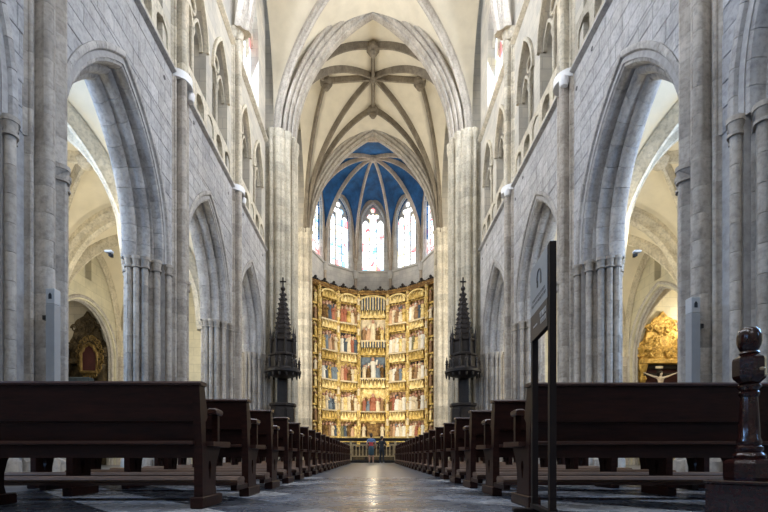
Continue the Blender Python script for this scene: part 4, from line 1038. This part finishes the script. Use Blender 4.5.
# ------------------------------------------------------------------ side chapel altarpieces
def scroll(m, cx, cz, r, y, turns=1.4, dirn=1, th=0.05):
    n = 18
    m.tube([(cx+dirn*r*(1-0.75*k/n)*math.cos(turns*2*PI*k/n), y, cz+r*(1-0.75*k/n)*math.sin(turns*2*PI*k/n)) for k in range(n+1)], th, 6, th*0.5)
def chapel_retable(cx, y, label, G, dark):
    t = thing('chapel_retable', label, 'retable', (cx, y, 0))
    MB().cbox(-1.0, 1.0, -0.48, 0.0, 0, 1.05, 0.03).build('altar_table', G if dark else 'c_cream', t)
    MB().box(-1.1, 1.1, -0.12, 0.0, 1.05, 4.7).build('back_panel', G, t)
    sil = [(-1.1, 4.7), (-1.12, 5.05), (-0.98, 5.2), (-1.0, 5.5), (-0.82, 5.75), (-0.72, 6.1), (-0.5, 6.3), (-0.42, 6.62), (-0.2, 6.72), (0, 6.95)]
    sil = sil+[(-x, z) for x, z in reversed(sil[:-1])]
    MB().prism(list(reversed(sil)), -0.16, 0.0, 0.03).build('pediment', G, t)
    rl = random.Random(4); m = MB()
    for k in range(34):
        z = rl.uniform(4.85, 6.5); hwz = 1.0-(z-4.7)*0.36; x = rl.uniform(0.08, hwz)
        for sg in (-1, 1): scroll(m, sg*x, z, rl.uniform(0.10, 0.22), -0.21, 1.3, sg, 0.045)
    m.build('carved_scrollwork', G, t, kind='stuff')
    for sg in (-1, 1):
        m = MB(); scroll(m, sg*1.0, 5.3, 0.22, -0.2, 1.5, sg, 0.06); m.build('volute', G, t)
        m = MB(); scroll(m, sg*0.66, 6.15, 0.18, -0.2, 1.5, sg, 0.05); m.build('volute', G, t)
        m = MB().lathe([(0.02, 0), (0.14, 0.03), (0.17, 0.12), (0.10, 0.2), (0.16, 0.3), (0.20, 0.42), (0.10, 0.52), (0.03, 0.62)], sg*1.08, -0.2, 10, 4.82); m.build('urn', G, t, smooth=True)
        cm = MB().lathe([(0.17, 2.0), (0.17, 2.12), (0.12, 2.2)]+[(0.115+0.022*math.sin(q*1.6), 2.2+q*0.1) for q in range(1, 20)]+[(0.13, 4.15), (0.19, 4.4), (0.2, 4.5)], sg*0.99, -0.26, 12)
        cl_ = cm.build('column', G, t, smooth=True)
        m = MB(); m.tube([(sg*0.99+0.135*math.cos(q*0.55), -0.26+0.135*math.sin(q*0.55), 2.25+q*0.036) for q in range(52)], 0.028, 5); m.build('twisted_vine', G, cl_)
        MB().cbox(sg*0.99-0.22, sg*0.99+0.22, -0.5, -0.1, 1.05, 2.0, 0.03).build('pedestal', G, t)
    MB().cbox(-1.18, 1.18, -0.5, 0.0, 4.5, 4.72, 0.03).build('entablature', G, t)
    m = MB().lathe([(0.02, -0.06), (0.22, -0.04), (0.26, 0.0), (0.22, 0.05)], n=16).build('medallion', G, t, (0, -0.2, 5.55)); m.rotation_euler = (PI/2, 0, 0)
    if dark:
        fr = [(-0.42, 4.1), (0.42, 4.1), (0.44, 4.95), (0.33, 5.05), (0.26, 5.22), (0, 5.34), (-0.26, 5.22), (-0.33, 5.05), (-0.44, 4.95)]
        fr = [(x+0.5, z) for x, z in fr]
        o = MB().prism([((x-0.5)*0.88+0.5, 4.05+0.08+(z-4.05)*0.9) for x, z in fr], -0.60, -0.52).build('red_panel', 'redpanel', t)
        MB().tube([(x, -0.60, z) for x, z in fr+[fr[0]]], 0.085, 8).build('panel_frame', 'olddark2', t)
        MB().box(0.02, 0.98, -0.56, -0.1, 4.0, 5.0).build('panel_box', G, t)
        m = MB()
        for k in range(22):
            a = 2*PI*k/22; scroll(m, 0.5+0.64*math.cos(a), 4.75+0.85*math.sin(a), 0.15, -0.55, 1.3, 1 if k % 2 else -1, 0.035)
        m.build('frame_scrollwork', 'olddark2', t, kind='stuff')
        MB().cbox(-1.0, 0.7, -0.85, -0.5, 3.4, 3.85, 0.05).build('altar_shelf', 'c_night', t)
        MB().cbox(0.86, 1.2, -0.48, -0.1, 3.2, 4.2, 0.03).build('side_pedestal', G, t)
    else:
        MB().box(-0.84, 0.84, -0.14, -0.121, 2.0, 4.5).build('niche_ground', 'redpanel', t)
        MB().cbox(-0.84, 0.84, -0.30, -0.12, 4.3, 4.5, 0.02).build('niche_lintel', 'oak', t)
    return t
chapel_retable(13.10, 20.09, 'richly carved gold baroque retable in the chapel behind the crucifix', 'chapelgold', False)
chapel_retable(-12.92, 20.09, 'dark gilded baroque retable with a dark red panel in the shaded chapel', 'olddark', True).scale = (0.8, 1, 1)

# ------------------------------------------------------------------ people and carved figures grown on a skeleton
def grow(name, verts, edges, radii, mat_rule, mats, sub=2):
    me = bpy.data.meshes.new(name); me.from_pydata(verts, edges, []); me.update()
    ob = bpy.data.objects.new(name, me); C.objects.link(ob)
    md = ob.modifiers.new('skin', 'SKIN'); sb = ob.modifiers.new('sub', 'SUBSURF'); sb.levels = sub; sb.render_levels = sub
    for i, r in enumerate(radii):
        q = me.skin_vertices[0].data[i]; q.radius = r if isinstance(r, tuple) else (r, r); q.use_root = (i == 0)
    dg = bpy.context.evaluated_depsgraph_get(); new = bpy.data.meshes.new_from_object(ob.evaluated_get(dg))
    bpy.data.objects.remove(ob); new.name = name
    new.materials.clear()
    for m in mats: new.materials.append(M[m])
    for p in new.polygons: p.use_smooth = True; p.material_index = mat_rule(p.center)
    return new
def body(H, pose):
    """standing person facing +y, height about 1.0*H; pose gives the hand positions"""
    V = []; E = []; R = []
    def a(p, r, par=None):
        V.append(tuple(c*H for c in p)); R.append(r*H if not isinstance(r, tuple) else (r[0]*H, r[1]*H))
        if par is not None: E.append((par, len(V)-1))
        return len(V)-1
    pel = a((0, 0, 0.53), (0.085, 0.062)); wai = a((0, 0.0, 0.62), (0.072, 0.055), pel); che = a((0, 0, 0.74), (0.088, 0.062), wai); nk = a((0, 0, 0.83), (0.05, 0.04), che)
    n2 = a((0, 0.005, 0.865), 0.030, nk); hd = a((0, 0.012, 0.905), (0.044, 0.052), n2); h2 = a((0, 0.012, 0.955), (0.046, 0.054), hd); a((0, 0.008, 0.985), (0.030, 0.035), h2)
    for s in (-1, 1):
        hip = a((s*0.055, 0, 0.49), 0.058, pel); kn = a((s*0.06, pose.get('knee', 0.0), 0.285), 0.036, hip); cf = a((s*0.062, -0.01, 0.19), 0.033, kn); an = a((s*0.062, -0.01, 0.05), 0.020, cf)
        hl = a((s*0.063, 0.0, 0.022), 0.022, an); a((s*0.072, 0.075, 0.016), 0.018, hl)
        sh = a((s*0.105, 0, 0.81), 0.036, che); el = a(tuple(pose['el'][0 if s < 0 else 1]), 0.026, sh); wr = a(tuple(pose['wr'][0 if s < 0 else 1]), 0.018, el)
        d = (Vector(pose['wr'][0 if s < 0 else 1])-Vector(pose['el'][0 if s < 0 else 1])).normalized()
        w0 = Vector(pose['wr'][0 if s < 0 else 1]); pm = a(tuple(w0+d*0.03), (0.021, 0.012), wr)
        sd = d.cross(Vector((0, 1, 0.2))).normalized()
        for f in range(4):
            b_ = w0+d*0.055+sd*(0.008*(f-1.5)); k1 = a(tuple(b_), 0.0055, pm); k2 = a(tuple(b_+d*(0.022+0.004*(f in (1, 2)))+Vector((0, 0.006, 0))), 0.005, k1); a(tuple(b_+d*(0.036+0.006*(f in (1, 2)))+Vector((0, 0.014, 0))), 0.004, k2)
        tb = a(tuple(w0+d*0.03+sd*0.022), 0.006, pm); a(tuple(w0+d*0.05+sd*0.03+Vector((0, 0.008, 0))), 0.005, tb)
    return V, E, R
def head_bits(root, H):
    m = MB(); m.ball((0, -0.004*H, 0.958*H), 0.058*H, 12, 1.0, 8)
    m.ball((0, -0.03*H, 0.92*H), 0.045*H, 10, 1.1, 6); m.build('hair', 'hair', root, smooth=True)
    f = MB(); f.ball((0, 0.068*H, 0.918*H), 0.010*H, 6, 1.5, 4); f.build('nose', 'skin', root)
    for s in (-1, 1): MB().ball((s*0.018*H, 0.060*H, 0.935*H), 0.006*H, 6).build('eye', 'hair', root); MB().ball((s*0.050*H, 0.008*H, 0.925*H), 0.012*H, 6, 1.4).build('ear', 'skin', root)
    MB().box(-0.014*H, 0.014*H, 0.056*H, 0.063*H, 0.895*H, 0.9*H).build('mouth', 'c_red', root)
H1 = 1.66
ps = dict(el=[(-0.145, -0.02, 0.66), (0.145, -0.02, 0.66)], wr=[(-0.13, 0.06, 0.56), (0.13, 0.06, 0.56)])
def rule1(c):
    z = c.z/H1
    if z > 0.845: return 0
    if abs(c.x/H1) > 0.10 and z < 0.69: return 0
    if z > 0.70: return 1
    if z > 0.575: return 2
    if z > 0.27: return 3
    return 0 if z > 0.035 else 4
me = grow('person', *body(H1, ps), rule1, ['skin', 'shirtblue', 'shirtred', 'jeans', 'shoe'])
p1 = mk('person', me, 'skin', None, (-0.10, 25.0, 0), math.radians(8)); p1['label'] = 'standing person in blue and red top and teal skirt, seen from behind'; p1['category'] = 'person'
head_bits(p1, H1)
MB().lathe([(0.125, 0.44), (0.150, 0.5), (0.16, 0.7), (0.155, 0.82), (0.135, 0.93), (0.12, 0.97)], n=16).build('skirt', 'jeans', p1, smooth=True)
H2 = 1.52
ps = dict(el=[(-0.17, 0.03, 0.68), (0.16, 0.05, 0.68)], wr=[(-0.10, 0.13, 0.66), (0.07, 0.15, 0.69)], knee=0.02)
def rule2(c):
    z = c.z/H2
    if z > 0.85: return 0
    if c.y/H2 > 0.105 and z > 0.6: return 0
    if z > 0.035: return 1
    return 2
me = grow('person', *body(H2, ps), rule2, ['skin', 'navy', 'shoe'])
p2 = mk('person', me, 'skin', None, (0.50, 25.2, 0), math.radians(-25)); p2['label'] = 'standing person in dark navy clothes with forearms raised, near the altar rail'; p2['category'] = 'person'
head_bits(p2, H2)

# ------------------------------------------------------------------ crucifix before the gold chapel retable
t = thing('crucifix', 'carved crucifix with a pale figure, arms spread, before the gold chapel retable', 'crucifix', (12.56, 19.40, 0))
MB().lathe([(0.16, 0), (0.16, 0.1), (0.09, 0.2), (0.07, 1.9), (0.09, 2.0)], n=12).build('stand', 'oak', t)
c_ = MB(); c_.cbox(-0.06, 0.06, 0.0, 0.09, 1.95, 4.38, 0.008); c_.cbox(-0.64, 0.64, 0.0, 0.09, 3.94, 4.04, 0.008); c_.build('cross', 'oak', t)
MB().cbox(-0.16, 0.16, -0.02, 0.0, 4.24, 4.34, 0.005).build('title_board', 'c_cream', t)
HC = 1.44
ps = dict(el=[(-0.27, 0.0, 0.86), (0.27, 0.0, 0.86)], wr=[(-0.43, -0.01, 0.93), (0.43, -0.01, 0.93)], knee=0.04)
me = grow('corpus', *body(HC, ps), lambda c: 1 if 0.44 < c.z/HC < 0.56 else 0, ['corpus', 'c_white'])
co = mk('corpus', me, 'corpus', t, (0, -0.10, 2.66), PI)
hm = MB(); hm.ball((0.0, 0.0, 0.955*HC), 0.062*HC, 10, 1.0, 6); hm.ball((0, 0.0, 0.90*HC), 0.05*HC, 8, 1.2, 5); hm.build('hair', 'hair', co, smooth=True)

# lamps fixed at the capitals in the side aisles
for s in (-1, 1):
    t = thing('aisle_floodlight', 'small white floodlight clamped at a pier capital, '+('sign stand side' if s > 0 else 'across from the sign stand'), 'lamp', (s*6.0, 10.05, 4.98), 0, 'floodlights at the pier capitals')
    MB().cbox(-0.08, 0.08, -0.05, 0.05, 0.04, 0.09, 0.01).build('housing', 'white', t)
    MB().cbox(-0.03, 0.03, 0.02, 0.12, -0.02, 0.06, 0.005).build('clamp', 'iron', t)
    spot('aisle_floodlight_light', (s*6.05, 9.98, 5.25), (s*8.4, 11.5, 9.5), 160, (1.0, 0.9, 0.68), 130, 0.9, 0.1)
